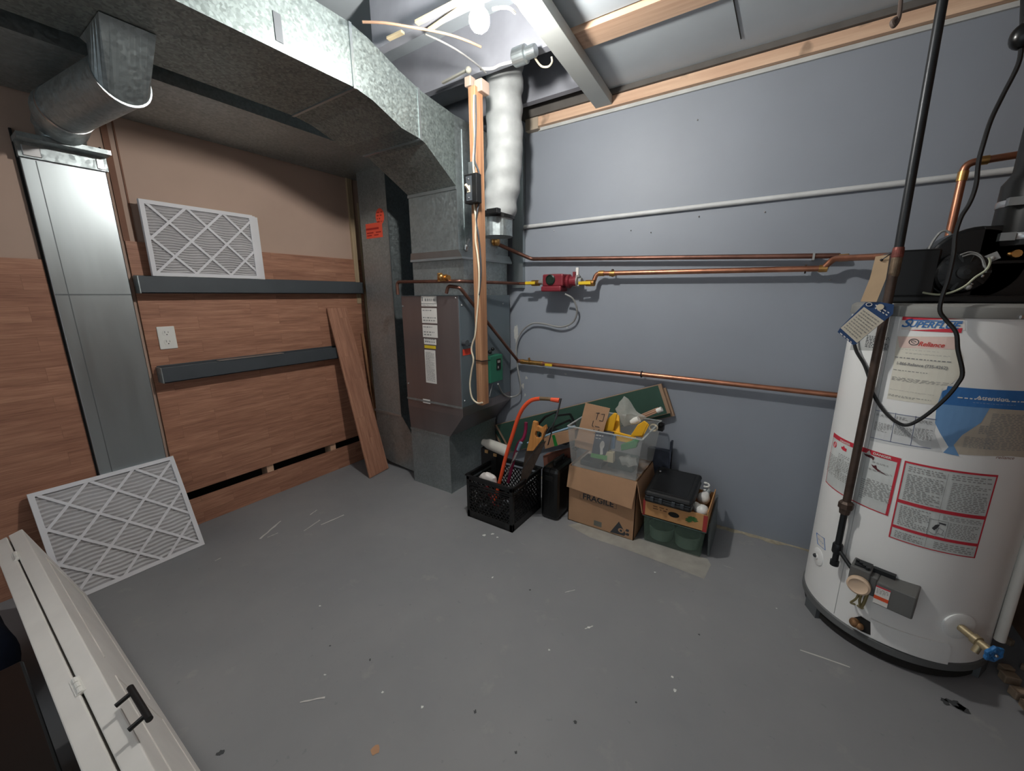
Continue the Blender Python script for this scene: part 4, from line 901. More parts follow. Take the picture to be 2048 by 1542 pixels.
zu = pY(1690, 1008, GY).z; b = MB(); b.cyl((GX+.003, GY, zc-.06), (GX, GY, zu), .0120, 20); b.build('lower_pipe', m_rust, t, smooth=True)
b = MB(); b.lathe((GX, GY, zu), (0, 0, -1), [(.015, -.012), (.022, -.005), (.022, .014), (.017, .018), (.015, .036)], 8); b.build('union', m_rust, t)
zt_ = pY(1676, 1096, GY).z; b = MB(); b.cyl((GX, GY, zu-.03), (GX, GY, zt_), .0102, 16); b.lathe((GX, GY, zt_+.018), (0, 0, -1), [(.0135, 0), (.0155, .004), (.0155, .034), (.0135, .038)], 14); b.cyl((GX, GY, zt_), (GX, GY, zt_-.065), .0095, 14); b.lathe((GX, GY, zt_-.052), (0, 0, -1), [(.0135, 0), (.0135, .018), (.010, .02)], 14); b.build('drip_leg', m_iron, t, smooth=True)
b = MB(); v0 = Rm @ V((.03, -.10, .03)); b.cyl((GX, GY, zt_), v0, .007, 12); b.build('side_branch', m_iron, t, smooth=True)
# tags
def flat_tag(name, poly, y, mat, parent, curve=0):
    P = [pY(*p, y) for p in poly]; b = MB(); b.prism(P, (0, .0006, 0)); return b.build(name, mat, parent)
YT = GY-.035
t = thing('paper_tag', 'blank beige paper tag tied to the gas pipe above the blue tag', 'tag', tuple(pY(1752, 600, YT)))
b = MB(); a_ = [pY(1751, 513, YT), pY(1740, 556, YT-.004), pY(1721, 603, YT-.008)]; c_ = [pY(1780, 509, YT), pY(1772, 557, YT-.004), pY(1753, 604, YT-.008)]
for i in range(2): b.poly([a_[i], c_[i], c_[i+1], a_[i+1]])
b.build('card', M('beige_card', (206, 178, 144), .8), t); b = MB(); b.tube([pY(1764, 519, YT-.003), pY(1772, 514, YT-.006), pY(1782, 507, YT-.0)], .0015, 6); b.ball(pY(1763, 520, YT-.002), .004, u=8, v=6); b.build('tie_wire', m_iron, t)
YB = GY-.04
t = thing('service_tag', 'blue service tag with a handwritten white sheet hanging on the gas pipe', 'tag', tuple(pY(1720, 689, YB)))
flat_tag('card', [(1731, 605), (1760, 604), (1788, 609), (1786, 628), (1767, 643), (1713, 688), (1706, 690), (1675, 664), (1681, 655)], YB, M('navy_card', (40, 72, 118), .6), t)
pp = flat_tag('sheet', [(1728, 614), (1768, 642), (1714, 686), (1681, 656)], YB-.0015, M('handwritten_sheet', (216, 208, 190), .8), t)
fq = quadframe(*[pY(*p, YB-.0022) for p in ((1728, 614), (1768, 642), (1714, 686), (1681, 656))]); b = MB()
for f_ in range(1): words(b, .08, .92, .06, .94, 9, fq, 0, random.Random(8), wl=.1)
b.build('handwriting', M('pencil_grey', (160, 156, 148), .8), pp)
b = MB(); b.lathe(pY(1760, 614, YB-.001), (0, -1, 0), [(.009, 0), (.009, .002), (.003, .002)], 16); b.build('eyelet', m_cable, t)
b = MB(); c = pY(1738, 609, YB-.001); b.tube([c+V((.007*math.cos(2*PI*i/12), -.001, .005*math.sin(2*PI*i/12))) for i in range(13)], .001, 5)
fb = plane(pY(1745, 612, YB-.0012), pY(1786, 636, YB)-pY(1745, 612, YB), (0, 0, 1)); words(b, .008, .05, -.006, .012, 2, fb, .0005, random.Random(3), wl=.2)
fb = plane(pY(1677, 664, YB-.0012), pY(1706, 688, YB)-pY(1677, 664, YB), (0, 0, 1)); words(b, .006, .05, -.004, .006, 1, fb, .0005, random.Random(3), wl=.2); b.build('print', m_paper, t)

# blower
t = thing('draft_blower', 'black draft inducer blower with round motor on top of the water heater', 'blower', (3.05, -.40, 1.22))
b = MB(); b.box((2.885, -.50, 1.222), (3.0, -.26, 1.385)); b.box((2.89, -.53, 1.222), (3.30, -.24, 1.245)); b.build('housing', m_blkg, t, bevel=.006)
vc = V((3.085, -.46, 1.335)); b = MB(); b.lathe(vc, (0, 1, 0), [(.105, 0), (.112, .006), (.112, .11), (.105, .116)], 40); b.box((3.085, -.46, 1.34), (3.29, -.344, 1.445)); b.box((3.085, -.46, 1.235), (3.20, -.344, 1.34)); b.build('volute', m_blkg, t, bevel=.004, smooth=False)
mc = pY(1925, 545, -.50); mc = V((mc.x, -.46, mc.z)); b = MB(); b.lathe(mc, (0, -1, 0), [(.062, 0), (.062, .03), (.055, .05), (.04, .056), (.02, .06), (.02, .075), (.008, .078)], 32)
for i in range(10):
    a = 2*PI*i/10; b.bar(mc+V((.03*math.cos(a), -.055, .03*math.sin(a))), mc+V((.055*math.cos(a), -.052, .055*math.sin(a))), .006, .008)
b.build('motor', m_blk, t)
b = MB(); rnd = random.Random(2)
for i in range(5):
    a = rnd.uniform(0, 6.28); b.ball(mc+V((.04*math.cos(a), -.056, .04*math.sin(a))), .004, u=8, v=6)
b.build('screw', m_steel, t)
b = MB(); b.tube(smooth_path([pY(*q, -.545) for q in ((1845, 585), (1862, 588), (1880, 589), (1905, 584), (1930, 572), (1950, 555), (1972, 540), (1980, 525), (1978, 515))]), .003, 6); b.build('wire_harness', M('pale_green_wire', (170, 174, 150), .5), t, smooth=True)
b = MB(); b.tube(smooth_path([pY(*q, -.54) for q in ((1920, 510), (1940, 504), (1960, 510), (1970, 528), (1972, 545))]), .002, 6); b.tube(smooth_path([pY(*q, -.545) for q in ((1925, 513), (1945, 508), (1962, 516), (1968, 532))]), .002, 6); b.build('wire_harness', m_gcab, t, smooth=True)
b = MB(); c = pY(1983, 517, -.50); b.bar(c+V((-.02, 0, -.008)), c+V((.012, -.002, .01)), .004, .022); b.ball(c+V((0, -.006, 0)), .006); c = pY(1936, 574, -.54); b.ball(c, .008); b.build('mounting_tab', m_gcab, t)
b = MB(); c = pY(2028, 508, -.46); b.cyl(c+V((0, .02, 0)), c+V((0, -.02, 0)), .011, 10); b.ball(c+V((-.012, -.012, 0)), .006); b.build('pressure_port', m_brass, t)
t = thing('vent_pipe', 'thick black vent hose with steel clamps rising from the blower', 'pipe', (3.2, -.42, 1.38))
VX, VY = 3.188, -.42
b = MB(); b.lathe((VX, VY, 1.385), (0, 0, 1), [(.074, 0), (.076, .01), (.076, .175), (.062, .20), (.060, .21), (.060, .90)], 40); b.build('hose', M('black_rubber', (20, 21, 22), .5, var=.1), t, smooth=True)
for z in (1.40, 1.495):
    b = MB(); b.lathe((VX, VY, z), (0, 0, 1), [(.0775, 0), (.079, .003), (.079, .016), (.0775, .019)], 40); hc = b.build('hose_clamp', m_steel, t, smooth=True)
    b = MB(); b.box((VX-.075, VY-.05, z-.002), (VX-.045, VY-.072, z+.02)); b.build('clamp_screw', m_g3, hc)
# copper riser right
t = thing('copper_pipe', 'bright copper riser that turns right above the water heater', 'pipe', (3.05, -.3, 1.22))
b = MB(); c0 = pY(1893, 495, -.215); c1 = pY(1927, 327, -.215); c2 = pY(2070, 306, -.215); pipe(b, [V((c0.x, -.215, 1.222)), V((c0.x, -.215, c1.z)), V((c2.x+.1, -.215, c1.z+.012))], .0115, .025); b.build('pipe', m_cu, t, smooth=True)
b = MB(); ring(b, (c0.x, -.215, c1.z-.04), (0, 0, 1), .014, .03); ring(b, (c0.x+.04, -.215, c1.z+.002), (1, 0, 0), .014, .025); b.build('fitting', m_brass, t, smooth=True)
wire('sensor_wire', [pY(*q, -.42) for q in ((1857, 500), (1868, 480), (1882, 464), (1895, 463), (1905, 475), (1908, 492))], .0035, m_gcab, 'grey wire arching over the black blower housing', 'wire')
# power cord
YC = -.70
pc = [((2047, -20), -.55), ((2045, 40), -.56), ((2043, 90), -.56), ((2036, 130), -.57), ((2006, 190), -.58), ((1982, 240), -.6), ((1966, 290), -.62), ((1957, 325), -.62), ((1952, 370), -.62), ((1940, 405), -.62), ((1922, 435), -.63), ((1911, 470), -.64), ((1907, 510), -.66), ((1896, 560), -.68), ((1884, 595), -.70), ((1880, 622), -.72), ((1892, 640), -.73), ((1912, 665), -.74), ((1916, 700), -.745), ((1925, 745), -.75), ((1915, 768), -.75), ((1890, 798), -.75), ((1850, 832), -.745), ((1815, 850), -.74), ((1790, 842), -.73), ((1765, 818), -.71), ((1745, 785), -.68), ((1738, 755), -.64), ((1728, 728), -.62), ((1712, 700), -.62), ((1708, 670), -.62), ((1735, 620), -.61), ((1775, 600), -.55)]
t = thing('power_cord', 'long black power cord drooping in a loop across the water heater', 'cord', tuple(pY(1815, 850, YC)))
def cordpt(p, y):
    if p[1] < 625: return pY(*p, y)
    g = .038 if p[0] > 1775 else (.012 if p[0] > 1722 else .02)
    s_, z_ = HP(p[0], p[1], HR+g); a_ = s_/HR; return V((HC.x+(HR+g)*math.cos(a_), HC.y+(HR+g)*math.sin(a_), z_))
pc = [(p, (-.66 if 500 < p[1] < 625 and p[0] > 1800 else y)) for p, y in pc]
pc = pc[:-2]+[((1722, 640), -.56)]
b = MB(); b.tube(smooth_path([cordpt(p, y) for p, y in pc], 5), .0052, 8); b.build('cord', m_blk, t, smooth=True)
b = MB(); c = pY(2046, 72, -.56); b.ball(c, .028, .9, .8, 1.1); b.cyl(c+V((0, 0, .02)), c+V((.004, 0, .05)), .012, 10); b.build('plug', m_blkg, t, smooth=True)

# ================================================================ FLOOR CLUTTER
# green boards against the wall
def wallboard(name, corners, y0, y1, label):
    t = thing(name, label, 'board', tuple(pY(*corners[3], y0)), 'green boards leaning on the wall')
    P = [pY(*p, y0) for p in corners]; b = MB(); b.prism(P, (0, y1-y0, 0)); o = b.build('core', m_mdf, t)
    c = sum(P, V((0, 0, 0)))/4; b = MB(); b.poly([c+(p-c)*.97+V((0, -.0012, 0)) for p in P]); b.build('green_face', m_green, t)
    return t
wallboard('green_board', [(985, 862), (1331, 776), (1349, 832), (1010, 905)], -.024, -.008, 'green faced board leaning on the blue wall, behind the other green board')
wallboard('green_board', [(990, 850), (1322, 768), (1341, 826), (1020, 905)], -.046, -.028, 'front green faced board leaning on the blue wall behind the boxes')

# milk crate
cx0, cx1, cy0, cy1, cz = 1.232, 1.545, -.686, -.372, .262
t = thing('milk_crate', 'black plastic milk crate filled with tools', 'crate', ((cx0+cx1)/2, (cy0+cy1)/2, 0))
b = MB(); w = .012
for x in (cx0, cx1-.02):
    for y in (cy0, cy1-.02): b.box((x, y, 0), (x+.02, y+.02, cz))
for z0, z1 in ((0, .045), (cz-.028, cz), (cz-.05, cz-.042)):
    b.box((cx0, cy0, z0), (cx1, cy0+w*.6, z1)); b.box((cx0, cy1-w*.6, z0), (cx1, cy1, z1)); b.box((cx0, cy0, z0), (cx0+w*.6, cy1, z1)); b.box((cx1-w*.6, cy0, z0), (cx1, cy1, z1))
b.box((cx0-.006, cy0-.006, cz-.006), (cx1+.006, cy0+.006, cz+.002)); b.box((cx1-.006, cy0-.006, cz-.006), (cx1+.006, cy1+.006, cz+.002)); b.box((cx0-.006, cy0, cz-.006), (cx0+.006, cy1, cz+.002)); b.box((cx0, cy1-.006, cz-.006), (cx1, cy1+.006, cz+.002))
b.box((cx0, cy0, 0.004), (cx1, cy1, .01)); b.build('frame', m_blk, t, bevel=.002)
def lattice(fn, U, z0, z1):
    b = MB(); n_ = 11
    for i in range(-n_, n_*2):
        for sgn in (1, -1):
            u0 = i*U/n_; du = (z1-z0)*.75*sgn; a, c = u0, u0+du
            lo, hi = 0, 1
            if du:
                k0, k1 = (0-a)/du, (U-a)/du; lo = max(0, min(k0, k1)); hi = min(1, max(k0, k1))
            if hi-lo > .06: b.bar(fn(a+du*lo, z0+(z1-z0)*lo), fn(a+du*hi, z0+(z1-z0)*hi), .0042, .006, (0, 0, 1))
    return b
U = cx1-cx0-.04
# diagonals on the four sides; handle slot left open at the top of the front
lattice(lambda u_, z: V((cx0+.02+u_, cy0+.004, z)), U, .045, .20).build('lattice_side', m_blk, t)
lattice(lambda u_, z: V((cx0+.02+u_, cy1-.004, z)), U, .045, cz-.045).build('lattice_side', m_blk, t)
lattice(lambda u_, z: V((cx1-.004, cy0+.02+u_, z)), U, .045, cz-.045).build('lattice_side', m_blk, t)
lattice(lambda u_, z: V((cx0+.004, cy0+.02+u_, z)), U, .045, cz-.045).build('lattice_side', m_blk, t)
b = MB(); b.box((cx0+.02, cy0, .196), (cx1-.02, cy0+.007, .206)); b.box((cx0+.02, cy0, .20), (cx0+.085, cy0+.007, cz-.04)); b.box((cx1-.085, cy0, .20), (cx1-.02, cy0+.007, cz-.04)); b.build('handle_frame', m_blk, t)
# contents
def q(px, py, y): return pY(px, py, y)
t = thing('bow_saw', 'orange bow saw standing upright in the black milk crate', 'saw', tuple(q(1000, 960, -.62)))
b = MB(); pts = [q(990, 1000, -.63), q(1001, 957, -.62), (q(1012, 912, -.61)), q(1025, 870, -.60), q(1036, 836, -.59), q(1047, 815, -.585), q(1062, 801, -.58), q(1080, 797, -.575)]
b.tube(smooth_path(pts, 5), .0105, 12); b.build('frame', M('orange_enamel', (232, 84, 44), .35, var=.05), t, smooth=True)
b = MB(); b.tube([q(1080, 797, -.575), q(1098, 798, -.57), q(1102, 799, -.57)], .0095, 10); b.build('grip', M('olive_wrap', (104, 82, 56), .6), t, smooth=True)
b = MB(); b.tube([q(1102, 799, -.57), q(1119, 801, -.565)], [.010, .0125], 10); b.build('frame_end', M('orange_enamel2', (232, 84, 44), .35), t)
b = MB(); b.bar(q(1122, 797, -.565), q(1112, 838, -.58), .004, .014, (0, 1, 0)); b.bar(q(1112, 838, -.58), q(1010, 990, -.60), .0015, .008, (0, 1, 0)); b.build('blade', m_char, t)
t = thing('hacksaw', 'black framed hacksaw sticking out of the crate behind the orange saw', 'saw', tuple(q(1085, 960, -.50)))
b = MB(); b.tube([q(1068, 935, -.5), q(1071, 870, -.5), q(1078, 847, -.5), q(1090, 834, -.5), q(1112, 824, -.5), q(1114, 832, -.5)], .0065, 8); b.build('frame', m_blk, t, smooth=True)
b = MB(); b.bar(q(1113, 828, -.5), q(1096, 890, -.5), .002, .012, (0, 1, 0)); b.build('blade', m_char, t)
t = thing('hand_saw', 'old handsaw with worn wooden handle standing in the crate', 'saw', tuple(q(1060, 960, -.55)))
ys = -.56
def outline(pts, y): return [q(a, c, y) for a, c in pts]
b = MB()
def ringpoly(b, outer, inner, y, th):
    """plate with a hole: strips between matched outer/inner rings"""
    n_ = len(outer); O = outline(outer, y); I = outline(inner, y); d = V((0, th, 0))
    vs = [[b.bm.verts.new(p+dd) for p in R_] for R_ in (O, I) for dd in (V((0, 0, 0)), d)]
    for i in range(n_):
        j = (i+1) % n_
        b.bm.faces.new((vs[0][i], vs[0][j], vs[2][j], vs[2][i])); b.bm.faces.new((vs[1][i], vs[1][j], vs[3][j], vs[3][i]))
        b.bm.faces.new((vs[0][i], vs[0][j], vs[1][j], vs[1][i])); b.bm.faces.new((vs[2][i], vs[2][j], vs[3][j], vs[3][i]))
ringpoly(b, [(1066, 842), (1073, 845), (1074, 852), (1083, 856), (1090, 850), (1092, 858), (1087, 868), (1085, 880), (1077, 888), (1066, 902), (1053, 902), (1058, 880), (1062, 862)], [(1072, 862), (1073, 862), (1075, 863), (1079, 863), (1082, 865), (1083, 867), (1083, 870), (1082, 874), (1079, 876), (1075, 877), (1072, 875), (1070, 871), (1070, 866)], ys, .02)
b.build('handle', wood('worn_handle', (168, 104, 44), (214, 152, 82), 'z', 2), t, bevel=.003)
b = MB(); b.prism(outline([(1052, 901), (1068, 902), (1084, 884), (1092, 882), (1062, 945), (1040, 985), (1036, 985)], ys+.008), (0, .003, 0)); b.build('blade', M('rusty_blade', (78, 66, 58), .6, .5, var=.3, vs=30), t)
b = MB(); b.tube(smooth_path([q(1052, 845, -.54), q(1051, 862, -.54), q(1046, 878, -.54), q(1036, 889, -.545), q(1028, 915, -.55), q(1022, 960, -.56)]), [.006, .008]+[.010]*22+[.006]*7, 10) if False else b.tube(smooth_path([q(1052, 845, -.54), q(1051, 862, -.54), q(1046, 878, -.54), q(1036, 889, -.545), q(1026, 925, -.55), q(1016, 965, -.56)]), .0095, 10)
tag(b.build('pry_bar', M('magenta_plastic', (158, 40, 84), .45), smooth=True), 'magenta handled tool between the orange saw and the wooden saw handle', 'tool')
t = thing('screwdriver', 'long chrome screwdriver leaning in the crate right of the orange saw', 'screwdriver', tuple(q(1008, 965, -.59)))
b = MB(); b.tube([q(1034, 905, -.575), q(1028, 918, -.58), q(1024, 925, -.58)], [.008, .008, .005], 10); b.cyl(q(1025, 924, -.58), q(1006, 964, -.59), .0038, 8); b.build('shaft', m_steel, t, smooth=True)
b = MB(); b.tube([q(1036, 900, -.57), q(1042, 885, -.57)], .010, 10); b.build('grip', M('smoke_blue_grip', (120, 140, 160), .3), t, smooth=True)
b = MB(); b.tube([q(966, 884, -.50), q(972, 886, -.50), q(978, 888, -.50), q(1008, 900, -.52), q(1016, 905, -.52)], [.018, .022, .030, .033, .030], 20); tag(b.build('caulking_tube', M('milky_plastic', (188, 186, 178), .35), smooth=True), 'translucent plastic tube lying across the back of the crate', 'tube')
t = thing('battery_pack', 'black tool battery with brass terminals behind the crate', 'battery', tuple(q(985, 945, -.42)))
b = MB(); b.box(q(962, 945, -.46)+V((0, 0, -.02)), q(1010, 892, -.36)); b.build('case', m_blk, t, bevel=.008)
b = MB()
for a, c in ((973, 903), (990, 910)): p = q(a, c, -.465); b.box(p+V((-.012, -.004, -.010)), p+V((.012, .004, .010)))
b.build('terminal', M('tan_terminal', (200, 160, 108), .5, .4), t, bevel=.002)
t = thing('snack_bag', 'crumpled white and red packet at the front of the crate', 'packet', tuple(q(980, 968, -.64)))
b = MB(); c = q(977, 958, -.625); b.ball(c, .062, .95, .45, .6, 20, 12)
for v in b.bm.verts: v.co += V((math.sin(v.co.z*150), math.cos(v.co.x*120), math.sin(v.co.x*140+v.co.z*80)))*.004
b.build('film', M('white_film', (220, 214, 210), .35), t, smooth=True)
b = MB(); b.ball(c+V((.012, -.012, -.012)), .04, .9, .35, .55, 16, 10); b.build('red_print', M('coral_print', (206, 74, 62), .4), t, smooth=True)
b = MB(); rnd = random.Random(15)
k = 0
for i in range(26):
    x = rnd.uniform(cx0+.05, cx1-.06); y = rnd.uniform(cy0+.03, cy0+.12); z = rnd.uniform(.03, .15)
    kind = ('red' if z > .09 and x < 1.42 else 'grey')
    b = MB(); r_ = rnd.uniform(.014, .024)
    if rnd.random() < .55: b.ball((x, y, z), r_, 1, 1, .8, 12, 8)
    else: b.cyl((x-r_, y, z), (x+r_, y+.01, z+rnd.uniform(-.02, .02)), r_*.6, 12)
    mt = M('small_part_red', (150, 46, 46), .4) if kind == 'red' else (M('small_part_grey', (120, 124, 130), .35, .5) if rnd.random() < .6 else m_blk)
    col_ = 'red' if kind == 'red' else 'grey'
    tag(b.build('hardware_piece', mt, smooth=True), ('small red plastic piece' if kind == 'red' else 'small dark metal or plastic piece')+' seen through the lattice of the milk crate', 'hardware', ('red' if kind == 'red' else 'dark')+' loose pieces in the milk crate')
    b = None
# plastic rack behind the saws
b = MB(); yb = -.16
for a, c in (((1078, 868), (1140, 840)), ((1080, 880), (1148, 858)), ((1140, 840), (1150, 858)), ((1078, 868), (1080, 880)), ((1110, 832), (1140, 828)), ((1140, 828), (1152, 850))): b.bar(q(*a, yb), q(*c, yb), .008, .012)
b.box(q(1085, 880, -.17), q(1140, 862, -.12)); tag(b.build('plastic_rack', m_blk), 'black plastic rack lying behind the saws below the green boards', 'rack')
t = thing('long_box', 'long brown cardboard carton with green tape lying behind the black case', 'box', tuple(q(1110, 930, -.28)))
b = MB(); P = [q(1088, 876, -.30), q(1150, 860, -.30), q(1150, 880, -.30), q(1090, 898, -.30)]; b.prism(P, (0, .07, 0)); b.build('carton', m_card, t)
b = MB(); P = [q(1104, 871, -.303), q(1109, 870, -.303), q(1115, 891, -.303), q(1109, 893, -.303)]; b.prism(P, (0, .003, 0)); b.build('tape', M('green_tape', (30, 130, 54), .5), t)
b = MB(); P = [q(1086, 912, -.22), q(1145, 898, -.22), q(1145, 932, -.22), q(1090, 952, -.22)]; b.prism(P, (0, .06, 0)); tag(b.build('carton', M('reddish_cardboard', (138, 88, 72), .8)), 'reddish brown carton below the long box with green tape', 'box')
b = MB(); b.tube([q(1055, 886, -.29), q(1105, 866, -.29), q(1150, 852, -.29)], .006, 8); tag(b.build('level_rod', M('pale_blue_rod', (150, 182, 205), .4), smooth=True), 'thin pale blue rod lying over the long cardboard box', 'rod')
# stand-up black case
t = thing('tool_case', 'upright black plastic tool case between the crate and the fragile box', 'case', (1.64, -.4, 0))
b = MB(); b.box((1.59, -.462, .0), (1.70, -.24, .31)); b.build('shell', m_blkg, t, bevel=.022)
b = MB(); b.box((1.643, -.464, .02), (1.647, -.238, .312)); b.box((1.62, -.466, .24), (1.67, -.458, .27)); b.build('latch', m_blk, t, bevel=.002)
b = MB(); b.tube([(1.645, -.40, .305), (1.645, -.40, .335), (1.645, -.29, .335), (1.645, -.29, .305)], .009, 8); b.build('handle', m_blk, t, smooth=True)

# FRAGILE box
bx0, bx1, by0, by1, bh = 1.737, 2.112, -.402, -.105, .335
t = thing('cardboard_box', 'tall brown cardboard box marked FRAGILE with its front flap folded down', 'box', ((bx0+bx1)/2, (by0+by1)/2, 0))
b = MB(); w = .004
b.box((bx0, by0, 0), (bx1, by0+w, bh)); b.box((bx0, by1-w, 0), (bx1, by1, bh)); b.box((bx0, by0, 0), (bx0+w, by1, bh)); b.box((bx1-w, by0, 0), (bx1, by1, bh)); b.box((bx0, by0, 0), (bx1, by1, w)); b.box((bx0, by0, bh-.02), (bx1, by1, bh-.016)); b.build('carton', m_card, t)
b = MB(); b.hexa([(bx0, by0, bh), (bx1, by0, bh), (bx1, by0+w, bh), (bx0, by0+w, bh)], [(bx0-.002, by0-.022, bh-.122), (bx1-.012, by0-.03, bh-.142), (bx1-.012, by0-.026, bh-.142), (bx0-.002, by0-.018, bh-.122)]); b.build('flap', m_card, t)
b = MB(); b.hexa([(bx1-w, by0, bh), (bx1, by0, bh), (bx1, by1, bh), (bx1-w, by1, bh)], [(bx1+.03, by0+.01, bh-.17), (bx1+.034, by0+.01, bh-.17), (bx1+.034, by1, bh-.16), (bx1+.03, by1, bh-.16)]); b.build('flap', m_card, t)
fr = plane((bx0, by0, 0), (1, 0, 0), (0, 0, 1))
a = pY(1166, 992, by0); b = MB(); text(b, 'FRAGILE', fr, a.x-bx0-.002, a.z-.014, .045, .0008, 0, 1.05, bold=.0012); 
a = pY(1160, 988, by0); c = pY(1233, 1018, by0)
for (u0, v0, u1, v1) in ((a.x-bx0, c.z, c.x-bx0, c.z+.0015), (c.x-bx0-.0015, c.z, c.x-bx0, a.z), (a.x-bx0, c.z, a.x-bx0+.0015, a.z)): rect(b, u0, v0, u1, v1, fr, .0008)
lab(b.build('lettering', m_ink2, t), 'FRAGILE marking')
b = MB(); ap, lf_, rg = pY(1238, 1043, by0), pY(1220, 1064, by0), pY(1256, 1074, by0)
patch(b, [(ap.x-bx0, ap.z), (rg.x-bx0-.012, rg.z+.014), (rg.x-bx0-.02, rg.z), (lf_.x-bx0, lf_.z)], fr, .0008)
k_ = pY(1242, 1061, by0); ce_ = (k_.x-bx0, k_.z)
for dx, dz in ((.032, .012), (.034, -.010)): patch(b, [(ce_[0]+dx-.009, ce_[1]+dz-.006), (ce_[0]+dx+.008, ce_[1]+dz-.008), (ce_[0]+dx+.010, ce_[1]+dz+.006), (ce_[0]+dx-.004, ce_[1]+dz+.008)], fr, .001)
patch(b, [(ce_[0]+.007*math.cos(2*PI*i/12), ce_[1]+.007*math.sin(2*PI*i/12)) for i in range(12)], fr, .0014)
b2 = MB(); patch(b2, [(ce_[0]+.016*math.cos(2*PI*i/20), ce_[1]+.013*math.sin(2*PI*i/20)) for i in range(20)], fr, .0011); b2.build('emblem_ring', m_card, t)
lab(b.build('emblem', m_ink2, t), 'black triangular emblem')
b = MB(); a = pY(1188, 1040, by0); c = pY(1203, 1055, by0); rect(b, a.x-bx0, c.z, c.x-bx0, a.z, fr, .0008); lab(b.build('tape_square', M('grey_tape', (112, 112, 104), .6), t), 'grey tape square')

# clear bin on top
t = thing('clear_bin', 'clear plastic bin of odds and ends resting on the fragile box', 'bin', ((bx0+bx1)/2, -.25, bh))
zb = bh+.002; zt_ = pY(1137, 852, by0-.02).z
bo = [(bx0+.015, by0+.0), (bx1-.01, by0-.0), (bx1-.005, by1+.02), (bx0+.015, by1+.02)]
to = [(bx0-.006, by0-.02), (bx1+.015, by0-.02), (bx1+.02, by1+.04), (bx0-.006, by1+.04)]
b = MB()
for i in range(4):
    j = (i+1) % 4; b.poly([(bo[i][0], bo[i][1], zb), (bo[j][0], bo[j][1], zb), (to[j][0], to[j][1], zt_), (to[i][0], to[i][1], zt_)])
b.poly([(p[0], p[1], zb) for p in bo]); o = b.build('tub', m_clear, t); sm = o.modifiers.new('solid', 'SOLIDIFY'); sm.thickness = .0015
b = MB()
for i in range(4):
    j = (i+1) % 4; b.bar((to[i][0], to[i][1], zt_), (to[j][0], to[j][1], zt_), .008, .005)
b.build('rim', M('rim_plastic', (205, 210, 210), .2, alpha=.6), t)
# contents
ym = by0+.03
t = thing('cardboard_sheet', 'scribbled piece of cardboard standing in the clear bin', 'cardboard', tuple(q(1180, 890, ym)))
P = [q(1171, 806, ym+.03), q(1220, 817, ym+.03), q(1198, 895, ym), q(1151, 884, ym)]; b = MB(); b.prism(P, (0, .004, 0)); b.build('sheet', m_card, t)
fq = quadframe(*[p+V((0, -.001, 0)) for p in P]); b = MB()
for pts in (((.52, .82), (.66, .84)), ((.6, .84), (.6, .66)), ((.5, .62), (.5, .5), (.56, .48)), ((.72, .66), (.86, .66), (.86, .84), (.74, .82)), ((.62, .5), (.8, .5)), ((.6, .42), (.7, .36), (.82, .44)), ((.64, .32), (.9, .32))): b.tube([fq(u_, v_2, .0006) for u_, v_2 in pts], .0016, 5)
b.build('scribble', m_ink2, t)
P = [q(1150, 878, ym-.004), q(1188, 888, ym-.004), q(1186, 903, ym-.01), q(1149, 893, ym-.01)]; b = MB(); b.prism(P, (0, .003, 0)); b.build('folded_edge', m_card, t)
t = thing('mitre_box', 'yellow plastic mitre box tipped in the clear bin', 'mitre box', tuple(q(1250, 885, -.33)))
yb = -.335
b = MB(); P = [q(1204, 863, yb), q(1215, 838, yb), q(1228, 826, yb), q(1234, 828, yb), (q(1226, 862, yb))]; b.prism(P, (0, .012, 0)); P = [q(1260, 873, yb), q(1275, 850, yb), q(1288, 842, yb), q(1296, 848, yb), q(1284, 872, yb)]; b.prism(P, (0, .012, 0))
P = [q(1204, 863, yb), q(1226, 862, yb), q(1262, 872, yb), q(1272, 876, yb), q(1256, 886, yb), q(1236, 882, yb)]; b.prism(P, (0, .012, 0))
P = [q(1212, 863, yb+.012), q(1232, 828, yb+.05), q(1238, 832, yb+.05), q(1240, 866, yb+.012)]; b.prism(P, (0, .01, 0)); b.build('body', m_yel, t, bevel=.003)
b = MB(); P = [q(1262, 872, yb+.014), q(1290, 845, yb+.10), q(1298, 850, yb+.10), q(1285, 875, yb+.014)]; b.prism(P, (0, .008, 0)); b.build('side_wall', m_yel, t, bevel=.002)
t = thing('bulb_box', 'navy and green light bulb carton inside the clear bin', 'box', tuple(q(1208, 925, by0+.006)))
yy = by0+.012; P = [q(1191, 865, yy+.006), q(1222, 869, yy+.006), q(1214, 912, yy), q(1183, 906, yy)]; b = MB(); b.prism(P, (0, .05, 0)); b.build('carton', M('navy_carton', (46, 58, 82), .5), t)
fq = quadframe(*[p+V((0, -.001, 0)) for p in P]); b = MB(); P2 = [(0, 0), (1, 0), (1, .0), (0, .0)]
words(b, .08, .55, .84, .94, 1, fq, .0006, random.Random(1), .99, .25); words(b, .08, .45, .72, .78, 1, fq, .0006, random.Random(1), wl=.3); b.build('lettering', m_paper, t)
b = MB(); patch(b, [(.58+.15*math.cos(a), .46+.2*math.sin(a)) for a in (2*PI*i/16 for i in range(16))], fq, .0008); patch(b, [(.5, .3), (.66, .3), (.74, .04), (.56, .0)], fq, .0008); lab(b.build('bulb_picture', m_paper, t), 'picture of a white bulb')
b = MB(); P3 = [q(1182, 907, yy-.004), q(1214, 912, yy-.004), q(1213, 921, yy-.004), q(1181, 914, yy-.004)]; b.prism(P3, (0, .05, 0)); b.build('green_base', M('leaf_green', (92, 176, 92), .5), t)
